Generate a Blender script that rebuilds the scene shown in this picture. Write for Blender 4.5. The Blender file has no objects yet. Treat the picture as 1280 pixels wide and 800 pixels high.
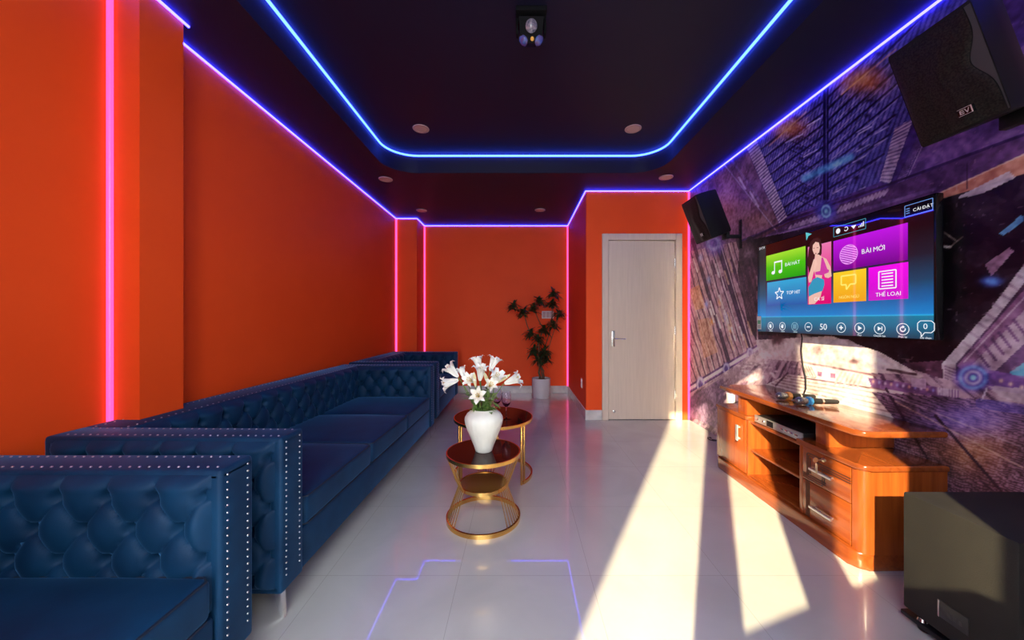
import bpy, bmesh, math, random
import numpy as np
from mathutils import Vector, Matrix, Quaternion
random.seed(7)
PI = math.pi
SC = bpy.context.scene
COL = SC.collection
V = Vector

# ---------------------------------------------------------------- helpers
def lin(c):
    return tuple(((v/255)/12.92 if v/255 <= .04045 else ((v/255+.055)/1.055)**2.4) for v in c)

def new_mat(name):
    m = bpy.data.materials.new(name); m.use_nodes = True
    nt = m.node_tree
    return m, nt, nt.nodes['Principled BSDF']

def pset(b, **kw):
    names = dict(color='Base Color', rough='Roughness', metal='Metallic', spec='Specular IOR Level', coat='Coat Weight',
                 coat_rough='Coat Roughness', sheen='Sheen Weight', sheen_rough='Sheen Roughness', sheen_tint='Sheen Tint',
                 trans='Transmission Weight', ior='IOR', emit='Emission Color', emit_s='Emission Strength', alpha='Alpha')
    for k, v in kw.items():
        if k in ('color', 'emit', 'sheen_tint') and len(v) == 3: v = (*v, 1)
        b.inputs[names[k]].default_value = v

def simple(name, color, rough=.5, **kw):
    m, nt, b = new_mat(name); pset(b, color=color, rough=rough, **kw); return m

def noisy(name, c1, c2, scale=8, rough=.5, bump=0, bscale=60, stretch=(1, 1, 1), detail=6, **kw):
    m, nt, b = new_mat(name); pset(b, rough=rough, **kw)
    tc = nt.nodes.new('ShaderNodeTexCoord'); mp = nt.nodes.new('ShaderNodeMapping'); mp.inputs['Scale'].default_value = stretch
    nt.links.new(tc.outputs['Object'], mp.inputs['Vector'])
    n = nt.nodes.new('ShaderNodeTexNoise'); n.inputs['Scale'].default_value = scale; n.inputs['Detail'].default_value = detail
    nt.links.new(mp.outputs['Vector'], n.inputs['Vector'])
    r = nt.nodes.new('ShaderNodeValToRGB')
    r.color_ramp.elements[0].position = .3; r.color_ramp.elements[1].position = .7
    r.color_ramp.elements[0].color = (*c1, 1); r.color_ramp.elements[1].color = (*c2, 1)
    nt.links.new(n.outputs['Fac'], r.inputs['Fac']); nt.links.new(r.outputs['Color'], b.inputs['Base Color'])
    if bump:
        n2 = nt.nodes.new('ShaderNodeTexNoise'); n2.inputs['Scale'].default_value = bscale; n2.inputs['Detail'].default_value = 3
        nt.links.new(mp.outputs['Vector'], n2.inputs['Vector'])
        bp = nt.nodes.new('ShaderNodeBump'); bp.inputs['Strength'].default_value = bump; bp.inputs['Distance'].default_value = .01
        nt.links.new(n2.outputs['Fac'], bp.inputs['Height']); nt.links.new(bp.outputs['Normal'], b.inputs['Normal'])
    return m

def emitter(name, color, strength=1, base=(0.02, 0.02, 0.02), rough=.4):
    m, nt, b = new_mat(name); pset(b, color=base, rough=rough, emit=color, emit_s=strength, spec=.8); return m

def obj(name, bm, mat, parent=None, sharp=38, smooth=True, label=None):
    me = bpy.data.meshes.new(name)
    if isinstance(bm, bmesh.types.BMesh):
        bmesh.ops.recalc_face_normals(bm, faces=bm.faces[:])
        bm.to_mesh(me); bm.free()
    else:
        me.from_pydata(*bm)
    if smooth:
        me.polygons.foreach_set('use_smooth', [True]*len(me.polygons))
        try: me.set_sharp_from_angle(angle=math.radians(sharp))
        except Exception: pass
    for mm in (mat if isinstance(mat, (list, tuple)) else [mat]): me.materials.append(mm)
    o = bpy.data.objects.new(name, me); COL.objects.link(o)
    if parent: o.parent = parent
    if label: o['label'] = label
    return o

def tag(o, label, cat, group=None):
    o['label'] = label; o['category'] = cat
    if group: o['group'] = group
    return o

def thing(name, label, cat, loc=(0, 0, 0), rotz=0, group=None):
    o = bpy.data.objects.new(name, None); COL.objects.link(o)
    o.empty_display_size = .05
    o.location = loc; o.rotation_euler = (0, 0, rotz)
    return tag(o, label, cat, group)

def struct(name, bm, mat, parent=None, **kw):
    o = obj(name, bm, mat, parent, **kw)
    if not parent: o['kind'] = 'structure'
    return o

def dup(root, loc, rotz=None, label=None):
    r = root.copy(); COL.objects.link(r); r.location = loc
    if rotz is not None: r.rotation_euler = (0, 0, rotz)
    if label: r['label'] = label
    for ch in list(root.children):
        c = ch.copy(); COL.objects.link(c); c.parent = r
        for g in list(ch.children):
            d = g.copy(); COL.objects.link(d); d.parent = c
    return r

def BM(): return bmesh.new()

def box(bm, lo, hi, bev=0, seg=2, M=None, edges=None):
    vs = [bm.verts.new((x, y, z)) for x in (lo[0], hi[0]) for y in (lo[1], hi[1]) for z in (lo[2], hi[2])]
    q = [(0, 1, 3, 2), (4, 6, 7, 5), (0, 4, 5, 1), (2, 3, 7, 6), (0, 2, 6, 4), (1, 5, 7, 3)]
    fs = [bm.faces.new([vs[i] for i in f]) for f in q]
    vout = vs
    if bev > 0:
        es = set(e for f in fs for e in f.edges)
        if edges: es = [e for e in es if edges(e)]
        r = bmesh.ops.bevel(bm, geom=list(es), offset=bev, segments=seg, affect='EDGES', profile=.5)
        vout = list(set(v for f in bm.faces if f.is_valid for v in f.verts if v in set(r['verts']) or v in vs)) if M else []
        vout = [v for v in vout if v.is_valid]
    if M is not None:
        for v in vout: v.co = M @ v.co
    return bm

def lathe(bm, prof, seg=40, c=(0, 0, 0), M=None, cap=True, fn=None):
    rings = []
    for r, z in prof:
        ring = []
        for i in range(seg):
            a = 2*PI*i/seg
            rr = fn(r, z, a) if fn else r
            p = V((rr*math.cos(a), rr*math.sin(a), z))
            if M is not None: p = M @ p
            ring.append(bm.verts.new(p + V(c)))
        rings.append(ring)
    for a, b in zip(rings, rings[1:]):
        for i in range(seg):
            j = (i+1) % seg
            bm.faces.new((a[i], a[j], b[j], b[i]))
    if cap:
        if prof[0][0] > 1e-5: bm.faces.new(rings[0][::-1])
        if prof[-1][0] > 1e-5: bm.faces.new(rings[-1])
    return bm

def frame_to(d):
    d = V(d).normalized()
    return d.to_track_quat('Z', 'Y').to_matrix().to_4x4()

def rod(bm, p, q, r, seg=8, r2=None):
    p, q = V(p), V(q); L = (q-p).length
    M = Matrix.Translation(p) @ frame_to(q-p)
    return lathe(bm, [(r, 0), (r if r2 is None else r2, L)], seg, M=M)

def tube(bm, pts, r, seg=8, closed=False, radii=None):
    pts = [V(p) for p in pts]; n = len(pts)
    rings = []; up = None
    for i, p in enumerate(pts):
        if closed: t = (pts[(i+1) % n]-pts[i-1])
        else: t = pts[min(i+1, n-1)]-pts[max(i-1, 0)]
        t.normalize()
        if up is None:
            up = t.orthogonal().normalized()
        else:
            up = (up - t*up.dot(t))
            if up.length < 1e-6: up = t.orthogonal()
            up.normalize()
        s = t.cross(up)
        rr = radii[i] if radii else r
        rings.append([bm.verts.new(p + rr*(math.cos(2*PI*k/seg)*up + math.sin(2*PI*k/seg)*s)) for k in range(seg)])
    prs = list(zip(rings, rings[1:])) + ([(rings[-1], rings[0])] if closed else [])
    for a, b in prs:
        for i in range(seg):
            j = (i+1) % seg
            bm.faces.new((a[i], a[j], b[j], b[i]))
    if not closed:
        bm.faces.new(rings[0][::-1]); bm.faces.new(rings[-1])
    return bm

def grid(bm, fn, nu, nv, flip=False):
    vs = [[bm.verts.new(fn(i/(nu-1), j/(nv-1))) for j in range(nv)] for i in range(nu)]
    for i in range(nu-1):
        for j in range(nv-1):
            f = (vs[i][j], vs[i+1][j], vs[i+1][j+1], vs[i][j+1])
            bm.faces.new(f[::-1] if flip else f)
    return bm

def prism(bm, pts, axis, a, b):
    """polygon pts (2-D) extruded along axis ('x','y','z') from a to b"""
    def P(u, v, w):
        return {'x': (w, u, v), 'y': (u, w, v), 'z': (u, v, w)}[axis]
    A = [bm.verts.new(P(u, v, a)) for u, v in pts]; B = [bm.verts.new(P(u, v, b)) for u, v in pts]
    bm.faces.new(A[::-1]); bm.faces.new(B)
    n = len(pts)
    for i in range(n):
        j = (i+1) % n
        bm.faces.new((A[i], A[j], B[j], B[i]))
    return bm

def sphere(bm, c, r, seg=16, rings=10, s=(1, 1, 1), M=None):
    mm = Matrix.Translation(V(c)) @ (M if M is not None else Matrix.Identity(4)) @ Matrix.Diagonal((r*s[0], r*s[1], r*s[2], 1))
    bmesh.ops.create_uvsphere(bm, u_segments=seg, v_segments=rings, radius=1, matrix=mm)
    return bm

# ---------------------------------------------------------------- materials
M = {}
M['orange'] = noisy('orange_paint', (0.86, 0.074, 0.006), (0.90, 0.083, 0.008), scale=3, rough=.6, bump=.03, bscale=180, spec=.25)
M['black_paint'] = simple('black_ceiling_paint', (0.0100, 0.0090, 0.030), .5, spec=.25)
M['white_trim'] = noisy('marble_skirting', (0.60, 0.56, 0.52), (0.44, 0.41, 0.39), scale=9, rough=.18, detail=8)
M['door'] = noisy('pale_wood_laminate', (0.63, 0.50, 0.39), (0.69, 0.555, 0.435), scale=5, rough=.42, stretch=(14, 14, .6))
M['door_gap'] = simple('door_gap', (0.05, 0.04, 0.04), .8)
M['steel'] = simple('brushed_steel', (0.62, 0.60, 0.57), .25, metal=1)
M['chrome'] = simple('chrome', (0.82, 0.83, 0.86), .08, metal=1)
M['gold'] = simple('satin_gold', (0.80, 0.46, 0.13), .27, metal=1)
M['gold_dark'] = simple('bronze_gold_panel', (0.42, 0.22, 0.055), .38, metal=.75)
M['dark_glass'] = simple('dark_red_glass', (0.028, 0.004, 0.004), .04, spec=.22)
M['black_plastic'] = simple('black_plastic', (0.009, 0.009, 0.010), .45, spec=.3)
M['matt_black'] = simple('matt_black', (0.004, 0.004, 0.005), .75, spec=.1)
M['black_gloss'] = simple('black_gloss', (0.008, 0.008, 0.009), .15)
M['white_plastic'] = simple('white_plastic', (0.75, 0.73, 0.72), .35)
M['vase'] = noisy('white_bisque', (0.76, 0.72, 0.62), (0.81, 0.775, 0.68), scale=20, rough=.55, bump=.12, bscale=160)
M['pot'] = simple('white_pot', (0.66, 0.64, 0.65), .4)
M['soil'] = noisy('soil', (0.03, 0.018, 0.01), (0.07, 0.045, 0.025), scale=40, rough=.95, bump=.5)
M['petal'] = noisy('lily_petal', (0.86, 0.82, 0.72), (0.90, 0.86, 0.78), scale=20, rough=.5)
M['bud'] = noisy('lily_bud', (0.75, 0.62, 0.25), (0.85, 0.78, 0.55), scale=18, rough=.5)
M['stem'] = simple('flower_stem', (0.16, 0.25, 0.06), .5)
M['lily_leaf'] = noisy('lily_leaf', (0.09, 0.20, 0.03), (0.22, 0.34, 0.08), scale=18, rough=.4)
M['stamen'] = simple('stamen', (0.65, 0.42, 0.08), .7)
M['plant_leaf'] = noisy('plant_leaf', (0.016, 0.035, 0.010), (0.045, 0.075, 0.025), scale=14, rough=.4)
M['plant_stem'] = noisy('plant_stem', (0.10, 0.065, 0.03), (0.16, 0.11, 0.05), scale=30, rough=.8, bump=.3)
M['lens_off'] = simple('frosted_lens', (0.55, 0.36, 0.36), .5)
M['downlight_rim'] = simple('downlight_rim', (0.46, 0.30, 0.31), .45)
M['wallgrey'] = simple('outer_plaster', (0.55, 0.54, 0.52), .8)
M['paving'] = noisy('terrace_paving', (0.40, 0.39, 0.37), (0.48, 0.46, 0.44), scale=4, rough=.8)
M['nail'] = simple('nickel_nail', (0.42, 0.42, 0.44), .3, metal=1)
M['piping'] = simple('navy_piping', (0.003, 0.010, 0.028), .7)

def velvet():
    m, nt, b = new_mat('blue_velvet')
    pset(b, rough=.62, sheen=.38, sheen_rough=.30, sheen_tint=(0.10, 0.34, 0.72), spec=.2)
    tc = nt.nodes.new('ShaderNodeTexCoord')
    n = nt.nodes.new('ShaderNodeTexNoise'); n.inputs['Scale'].default_value = 7; n.inputs['Detail'].default_value = 5
    nt.links.new(tc.outputs['Object'], n.inputs['Vector'])
    r = nt.nodes.new('ShaderNodeValToRGB')
    r.color_ramp.elements[0].position = .3; r.color_ramp.elements[1].position = .72
    r.color_ramp.elements[0].color = (0.0014, 0.019, 0.056, 1); r.color_ramp.elements[1].color = (0.0028, 0.036, 0.092, 1)
    nt.links.new(n.outputs['Fac'], r.inputs['Fac']); nt.links.new(r.outputs['Color'], b.inputs['Base Color'])
    n2 = nt.nodes.new('ShaderNodeTexNoise'); n2.inputs['Scale'].default_value = 320; n2.inputs['Detail'].default_value = 2
    nt.links.new(tc.outputs['Object'], n2.inputs['Vector'])
    bp = nt.nodes.new('ShaderNodeBump'); bp.inputs['Strength'].default_value = .12; bp.inputs['Distance'].default_value = .002
    nt.links.new(n2.outputs['Fac'], bp.inputs['Height']); nt.links.new(bp.outputs['Normal'], b.inputs['Normal'])
    return m
M['velvet'] = velvet()

def wood(name, c1, c2, c3, axis, rough=.22):
    m, nt, b = new_mat(name); pset(b, rough=rough, coat=.5, coat_rough=.12)
    tc = nt.nodes.new('ShaderNodeTexCoord'); mp = nt.nodes.new('ShaderNodeMapping')
    s = [16, 16, 16]; s[axis] = 1.1; mp.inputs['Scale'].default_value = s
    nt.links.new(tc.outputs['Object'], mp.inputs['Vector'])
    n = nt.nodes.new('ShaderNodeTexNoise'); n.inputs['Scale'].default_value = 2.2; n.inputs['Detail'].default_value = 9; n.inputs['Distortion'].default_value = .7
    nt.links.new(mp.outputs['Vector'], n.inputs['Vector'])
    r = nt.nodes.new('ShaderNodeValToRGB'); e = r.color_ramp.elements
    e[0].position = .28; e[1].position = .75; e[0].color = (*c1, 1); e[1].color = (*c3, 1)
    x = e.new(.5); x.color = (*c2, 1)
    nt.links.new(n.outputs['Fac'], r.inputs['Fac']); nt.links.new(r.outputs['Color'], b.inputs['Base Color'])
    return m
M['wood_y'] = wood('cherry_wood_along', (0.20, 0.038, 0.006), (0.265, 0.055, 0.009), (0.33, 0.074, 0.012), 1)
M['wood_z'] = wood('cherry_wood_upright', (0.22, 0.042, 0.007), (0.29, 0.060, 0.010), (0.36, 0.080, 0.013), 2)
M['wood_top'] = wood('cherry_wood_top', (0.17, 0.036, 0.008), (0.225, 0.050, 0.010), (0.28, 0.066, 0.013), 1, rough=.15)
M['wood_dark'] = simple('dark_groove', (0.035, 0.008, 0.003), .6)

def floor_mat():
    m, nt, b = new_mat('polished_porcelain_tile'); pset(b, rough=.24, spec=.9, coat=.6, coat_rough=.02)
    tc = nt.nodes.new('ShaderNodeTexCoord')
    mp = nt.nodes.new('ShaderNodeMapping'); mp.inputs['Location'].default_value = (0.28, 0.179, 0)
    nt.links.new(tc.outputs['Object'], mp.inputs['Vector'])
    br = nt.nodes.new('ShaderNodeTexBrick'); br.offset = 0; br.squash = 1
    br.inputs['Scale'].default_value = 1; br.inputs['Brick Width'].default_value = .606; br.inputs['Row Height'].default_value = .606
    br.inputs['Mortar Size'].default_value = .0012; br.inputs['Mortar Smooth'].default_value = .1
    br.inputs['Color1'].default_value = (1, 1, 1, 1); br.inputs['Color2'].default_value = (.97, .97, .97, 1); br.inputs['Mortar'].default_value = (.72, .70, .68, 1)
    nt.links.new(mp.outputs['Vector'], br.inputs['Vector'])
    n = nt.nodes.new('ShaderNodeTexNoise'); n.inputs['Scale'].default_value = 2.4; n.inputs['Detail'].default_value = 8; n.inputs['Distortion'].default_value = .8
    nt.links.new(tc.outputs['Object'], n.inputs['Vector'])
    r = nt.nodes.new('ShaderNodeValToRGB')
    r.color_ramp.elements[0].position = .3; r.color_ramp.elements[1].position = .7
    r.color_ramp.elements[0].color = (0.505, 0.485, 0.445, 1); r.color_ramp.elements[1].color = (0.585, 0.565, 0.52, 1)
    nt.links.new(n.outputs['Fac'], r.inputs['Fac'])
    mx = nt.nodes.new('ShaderNodeMixRGB'); mx.blend_type = 'MULTIPLY'; mx.inputs['Fac'].default_value = 1
    nt.links.new(r.outputs['Color'], mx.inputs['Color1']); nt.links.new(br.outputs['Color'], mx.inputs['Color2'])
    nt.links.new(mx.outputs['Color'], b.inputs['Base Color'])
    n2 = nt.nodes.new('ShaderNodeTexNoise'); n2.inputs['Scale'].default_value = 5; n2.inputs['Detail'].default_value = 1
    nt.links.new(tc.outputs['Object'], n2.inputs['Vector'])
    bp = nt.nodes.new('ShaderNodeBump'); bp.inputs['Strength'].default_value = .02; bp.inputs['Distance'].default_value = .02
    nt.links.new(n2.outputs['Fac'], bp.inputs['Height']); nt.links.new(bp.outputs['Normal'], b.inputs['Normal'])
    return m
M['floor'] = floor_mat()

M['led_violet'] = emitter('led_violet_white', (0.80, 0.72, 24.0), 1.0)
M['led_cyan'] = emitter('led_cyan', (0.40, 0.95, 12.0), 1.0)
M['led_pink'] = emitter('led_pink', (1.9, 0.145, 0.66), 1.0)

# ---------------------------------------------------------------- room numbers (metres; X right, Y into the room, Z up)
H, HU = 2.70, 2.886
XL, XR, YF, YD, YB = -1.85, 2.0, -0.30, 4.19, 5.73
XA = 0.785                     # alcove side wall
CAMZ, F = 1.176, 445.0

# floor
bm = BM(); box(bm, (XL-.1, YF-.1, -.1), (XR+.1, YB+.1, 0)); struct('floor', bm, M['floor'])
# walls
bm = BM(); box(bm, (XL-.1, YF-.1, 0), (XL, YB+.1, HU)); struct('wall_left', bm, M['orange'])
bm = BM(); box(bm, (XL, YB, 0), (XA+.1, YB+.1, HU)); struct('wall_back', bm, M['orange'])
bm = BM(); box(bm, (XA, YD+.1, 0), (XA+.1, YB, HU)); struct('wall_alcove', bm, M['orange'])
bm = BM()
DX0, DX1, DZ = 0.985, 1.895, 2.175     # door hole
box(bm, (XA, YD, 0), (DX0, YD+.1, HU)); box(bm, (DX1, YD, 0), (XR+.1, YD+.1, HU)); box(bm, (DX0, YD, DZ), (DX1, YD+.1, HU))
struct('wall_door', bm, M['orange'])
bm = BM(); box(bm, (XR, YF-.1, 0), (XR+.1, YD, HU)); struct('wall_right', bm, M['wallgrey'])
bm = BM(); box(bm, (XL, 1.61, 0), (-1.718, 1.82, H)); struct('pillar_near', bm, M['orange'])
bm = BM(); box(bm, (XL, 5.32, 0), (-1.535, YB, H)); struct('pillar_far', bm, M['orange'])
# front wall behind the camera: glazed shopfront openings with posts
bm = BM()
YO = YF-.1
for x0, x1, z0, z1 in [(XL, XR, 2.645, HU), (.737, XR, 0, 2.645), (.225, .396, 0, 2.645), (-.24, -.10, 0, 2.645), (XL, -.74, 0, 2.645)]:
    box(bm, (x0, YO, z0), (x1, YF, z1))
struct('wall_front', bm, M['wallgrey'])
# ground outside, and two unseen walls added to cut the sunlight
bm = BM(); box(bm, (-7, -9, -.12), (7, YO, -.02)); struct('ground', bm, M['paving'])
bm = BM()
a, b = V((-.35, -.74, 0)), V((.66, -.375, 0)); t = (b-a).normalized(); n = V((t.y, -t.x, 0))*.05
prism(bm, [(a.x, a.y), (b.x, b.y), (b.x+n.x, b.y+n.y), (a.x+n.x, a.y+n.y)], 'z', -.02, 1.15)  # low slab added at an angle so its shadow ends the sun patches
struct('wall_shadow_slab', bm, M['wallgrey'])
bm = BM(); box(bm, (-6.5, -2.35, -.02), (-1.775, -2.2, 3.9)); struct('wall_sun_blocker', bm, M['wallgrey'])  # added blocker, keeps the sun off the sofa side

# ceiling with rounded tray
def rrect(x0, x1, y0, y1, r, n=10):
    pts = []
    for cx, cy, a0 in ((x1-r, y1-r, 0), (x0+r, y1-r, 90), (x0+r, y0+r, 180), (x1-r, y0+r, 270)):
        for i in range(n+1):
            a = math.radians(a0+90*i/n); pts.append((cx+r*math.cos(a), cy+r*math.sin(a)))
    return pts
TX0, TX1, TY0, TY1 = -1.347, 1.45, 0.05, 3.69
tray = rrect(TX0, TX1, TY0, TY1, .30)
bm = BM()
RX0, RX1, RY0, RY1 = XL-.1, XR+.1, YO, YB+.1
HT_ = HU+.02
box(bm, (RX0, RY0, H), (TX0, RY1, HT_)); box(bm, (TX1, RY0, H), (RX1, RY1, HT_))
box(bm, (TX0, RY0, H), (TX1, TY0, HT_)); box(bm, (TX0, TY1, H), (TX1, RY1, HT_))
q = len(tray)//4
for k, (cx, cy) in enumerate([(TX1, TY1), (TX0, TY1), (TX0, TY0), (TX1, TY0)]):
    arc = tray[k*q:(k+1)*q]
    prism(bm, [(cx, cy)]+arc[::-1], 'z', H, HT_)
box(bm, (RX0, RY0, HU), (RX1, RY1, HU+.1))
struct('ceiling', bm, M['black_paint'], sharp=25)

# skirting
def skirt(name, pts):
    bm = BM()
    for (x0, y0, x1, y1) in pts: box(bm, (x0, y0, 0), (x1, y1, .118), bev=.003, seg=1)
    struct(name, bm, M['white_trim'])
T = .012
skirt('baseboard_back', [(-1.535, YB-T, XA, YB)])
skirt('baseboard_alcove', [(XA-T, YD, XA, YB-T)])
skirt('baseboard_door', [(XA-T, YD-T, DX0-.015, YD)])
skirt('baseboard_left', [(XL, 1.82, XL+T, 5.32)])

# door
dr = bpy.data.objects.new('door_1', None); COL.objects.link(dr); dr.location = ((DX0+DX1)/2, YD, 0); dr['kind'] = 'structure'
w = (DX1-DX0)/2
bm = BM()
fw = .075
for x0, x1, z0, z1 in [(-w-.015, -w+fw-.015, 0, DZ+.015), (w-fw+.015, w+.015, 0, DZ+.015), (-w+fw-.015, w-fw+.015, DZ-fw+.015, DZ+.015)]:
    box(bm, (x0, -.018, z0), (x1, .09, z1), bev=.004, seg=1)
obj('door_frame', bm, M['door'], dr)
bm = BM(); box(bm, (-w+fw-.009, .004, .006), (w-fw+.009, .044, DZ-fw+.009), bev=.002, seg=1); leaf = obj('door_leaf', bm, M['door'], dr)
bm = BM(); box(bm, (-w+fw-.02, .05, 0), (w-fw+.02, .075, DZ-fw+.02)); obj('door_rebate', bm, M['door_gap'], dr)
hx = -w+fw+.045
bm = BM()
box(bm, (hx-.019, -.004, .86), (hx+.019, .006, 1.05), bev=.006)
rod(bm, (hx, 0, .955), (hx, -.045, .955), .009); tube(bm, [(hx, -.045, .955), (hx+.03, -.050, .956), (hx+.13, -.048, .953)], .008, 8)
lathe(bm, [(.010, 0), (.010, .008)], 14, M=Matrix.Translation((hx, .002, .895)) @ Matrix.Rotation(PI/2, 4, 'X'))
obj('door_handle', bm, M['steel'], leaf)
bm = BM(); lathe(bm, [(.017, 0), (.016, .008), (.007, .012)], 18, M=Matrix.Translation((hx+.01, .005, .10)) @ Matrix.Rotation(PI/2, 4, 'X'))
obj('floor_lock', bm, M['steel'], leaf)
for z in (.30, 1.05, 1.85):
    bm = BM(); rod(bm, (w-fw+.010, -.002, z-.05), (w-fw+.010, -.002, z+.05), .006); obj('hinge', bm, M['steel'], leaf)

# wall plates
def plate(name, label, cat, P, Q, slots, mat=M['white_plastic']):
    """box from P to Q plus raised rocker boxes"""
    t = thing(name, label, cat, tuple((V(P)+V(Q))/2))
    c = (V(P)+V(Q))/2
    bm = BM(); box(bm, V(P)-c, V(Q)-c, bev=.003); obj('cover_plate', bm, mat, t)
    for lo, hi in slots:
        bm = BM(); box(bm, V(lo)-c, V(hi)-c, bev=.0015); obj('rocker', bm, M['lens_off'] if name == 'switch_panel' else mat, t)
plate('wall_socket', 'white socket plate low on the narrow orange wall beside the door recess', 'socket', (XA-.008, 4.44, .325), (XA, 4.51, .445),
      [((XA-.012, 4.455, .34), (XA-.007, 4.495, .378)), ((XA-.012, 4.455, .392), (XA-.007, 4.495, .43))])
plate('switch_panel', 'pale rectangular switch panel on the back wall behind the potted plant', 'switch', (.36, YB-.01, 1.20), (.555, YB, 1.32),
      [((.372+i*.058, YB-.014, 1.215), (.422+i*.058, YB-.009, 1.305)) for i in range(3)], M['white_plastic'])
plate('wall_socket', 'white socket plate on the printed wall just above the wooden cabinet far deck', 'socket', (XR-.012, 3.30, .36), (XR-.003, 3.42, .48),
      [((XR-.016, 3.32, .39), (XR-.011, 3.355, .45)), ((XR-.016, 3.365, .39), (XR-.011, 3.40, .45))])

# ---------------------------------------------------------------- LED strips
def strip(label, pts, r, mat, closed=False, seg=10):
    c = V(pts[0]); bm = BM()
    tube(bm, [V(p)-c for p in pts], r, seg, closed)
    o = obj('led_strip', bm, mat, sharp=60); o.location = c
    return tag(o, label, 'light strip', 'LED strips of the room')
def corner_path(pts):          # doubles points at corners so the tube keeps its size
    return pts
z = H-.009; e = .009
def seg_path(P):
    out = []
    for i, p in enumerate(P):
        p = V(p)
        if 0 < i < len(P)-1:
            a = (V(P[i-1])-p).normalized(); b = (V(P[i+1])-p).normalized()
            out += [p+a*.010, p+(a+b)*.003, p+b*.010]
        else: out.append(p)
    return out
strip('violet white strip running round the ceiling edge from left wall to printed wall',
      seg_path([(XL+e, 1.825, z), (XL+e, 5.32-e, z), (-1.535+e, 5.32-e, z), (-1.535+e, YB-e, z), (XA-e, YB-e, z), (XA-e, YD-e, z), (XR-e, YD-e, z), (XR-e, YF+.02, z)]), .0066, M['led_violet'])
strip('short violet white strip on the orange pillar at ceiling level',
      seg_path([(-1.718+e, 1.84, z), (-1.718+e, 1.61-e, z), (XL+e, 1.61-e, z), (XL+e, YF+.02, z)]), .0066, M['led_violet'])
ins = rrect(TX0+.012, TX1-.012, TY0+.012, TY1-.012, .29)
strip('bright cyan strip outlining the rounded ceiling tray', [(x, y, HU-.014) for x, y in ins], .0095, M['led_cyan'], closed=True)
for x, y, r, lab in [(XL+.014, 1.61-.014, .0115, 'wide pink upright strip between the left wall and the pillar beside the armchair'),
                     (XL+.013, 5.32-.013, .015, 'pink upright strip where the left wall meets the far pillar'),
                     (-1.535+.012, YB-.012, .013, 'pink upright strip between the far pillar and the back wall'),
                     (XA-.012, YB-.012, .013, 'pink upright strip in the corner beside the potted plant'),
                     (XR-.013, YD-.013, .011, 'pink upright strip in the corner between door and printed wall')]:
    strip(lab, [(x, y, .119 if (x > 0 and y > 5) or x > -1.6 and x < 0 else .005), (x, y, H-.022)], r, M['led_pink'])

# ---------------------------------------------------------------- downlights
bm = BM(); lathe(bm, [(.052, -.004), (.054, -.007), (.070, -.007), (.072, -.003), (.072, 0), (.052, 0)], 36, cap=False)
dl = thing('downlight', 'round downlight in the raised ceiling tray on the sofa side', 'downlight', (-.88, 3.18, HU), 0, 'ceiling downlights')
obj('trim_ring', bm, M['downlight_rim'], dl)
bm = BM(); lathe(bm, [(.052, -.001), (.052, -.004), (.03, -.0055), (.0001, -.006)], 36, cap=False); obj('lens', bm, M['lens_off'], dl)
for loc, lab in [((1.015, 3.18, HU), 'round downlight in the raised ceiling tray on the television side'),
                 ((-1.447, 3.85, H), 'round downlight in the low ceiling above the far end of the long sofa'),
                 ((1.565, 3.80, H), 'round downlight in the low ceiling in front of the door'),
                 ((-1.36, 4.95, H), 'round downlight in the low ceiling before the far pillar'),
                 ((.285, 4.93, H), 'round downlight in the low ceiling above the potted plant')]:
    dup(dl, loc, 0, lab)

# ---------------------------------------------------------------- stage light
sl = thing('stage_light', 'black disco light with three glass lenses hanging from the ceiling tray', 'stage light', (.065, 2.0, HU))
bm = BM()
box(bm, (-.085, -.07, -.028), (.085, .07, 0), bev=.006)
for s in (-1, 1): box(bm, (s*.078-.006, -.02, -.115), (s*.078+.006, .02, -.02), bev=.003)
obj('mount_bracket', bm, M['matt_black'], sl)
bm = BM()
T3 = Matrix.Translation((0, 0, -.088)) @ Matrix.Rotation(math.radians(28), 4, 'X')
tp = [(-.068, .055), (.068, .055), (.060, -.035), (.030, -.062), (-.030, -.062), (-.060, -.035)]
prism(bm, tp, 'y', -.05, .06)
for v in bm.verts: v.co = T3 @ v.co
obj('housing', bm, M['matt_black'], sl)
glass_dark = noisy('facet_lens', (0.04, 0.05, 0.09), (0.28, 0.22, 0.26), scale=90, rough=.12, coat=1)
bm = BM(); lathe(bm, [(.030, .0), (.032, .010), (.028, .012), (.018, .020), (.0001, .023)], 24, M=T3 @ Matrix.Translation((0, -.05, .012)) @ Matrix.Rotation(PI/2, 4, 'X'))
obj('lens', bm, glass_dark, sl)
blue_lens = noisy('blue_lens', (0.03, 0.10, 0.36), (0.14, 0.07, 0.18), scale=40, rough=.12, coat=1)
for s in (-1, 1):
    bm = BM(); lathe(bm, [(.026, 0), (.027, .010), (.018, .020), (.0001, .024)], 24,
                     M=T3 @ Matrix.Translation((s*.040, -.036, -.045)) @ frame_to((s*.55, -.6, -.65)))
    obj('lens', bm, blue_lens, sl, label='blue tinted side lens')
bm = BM(); lathe(bm, [(.010, 0), (.010, .006), (.0001, .010)], 16, M=T3 @ Matrix.Translation((.006, -.052, -.042)) @ frame_to((0, -1, -.5)))
obj('lens', bm, simple('amber_lens', (0.75, 0.38, 0.06), .2), sl, label='small amber lens')

# ---------------------------------------------------------------- mural on the right wall
def srgb2lin(a):
    a = a/255.0
    return np.where(a <= .04045, a/12.92, ((a+.055)/1.055)**2.4)

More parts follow.
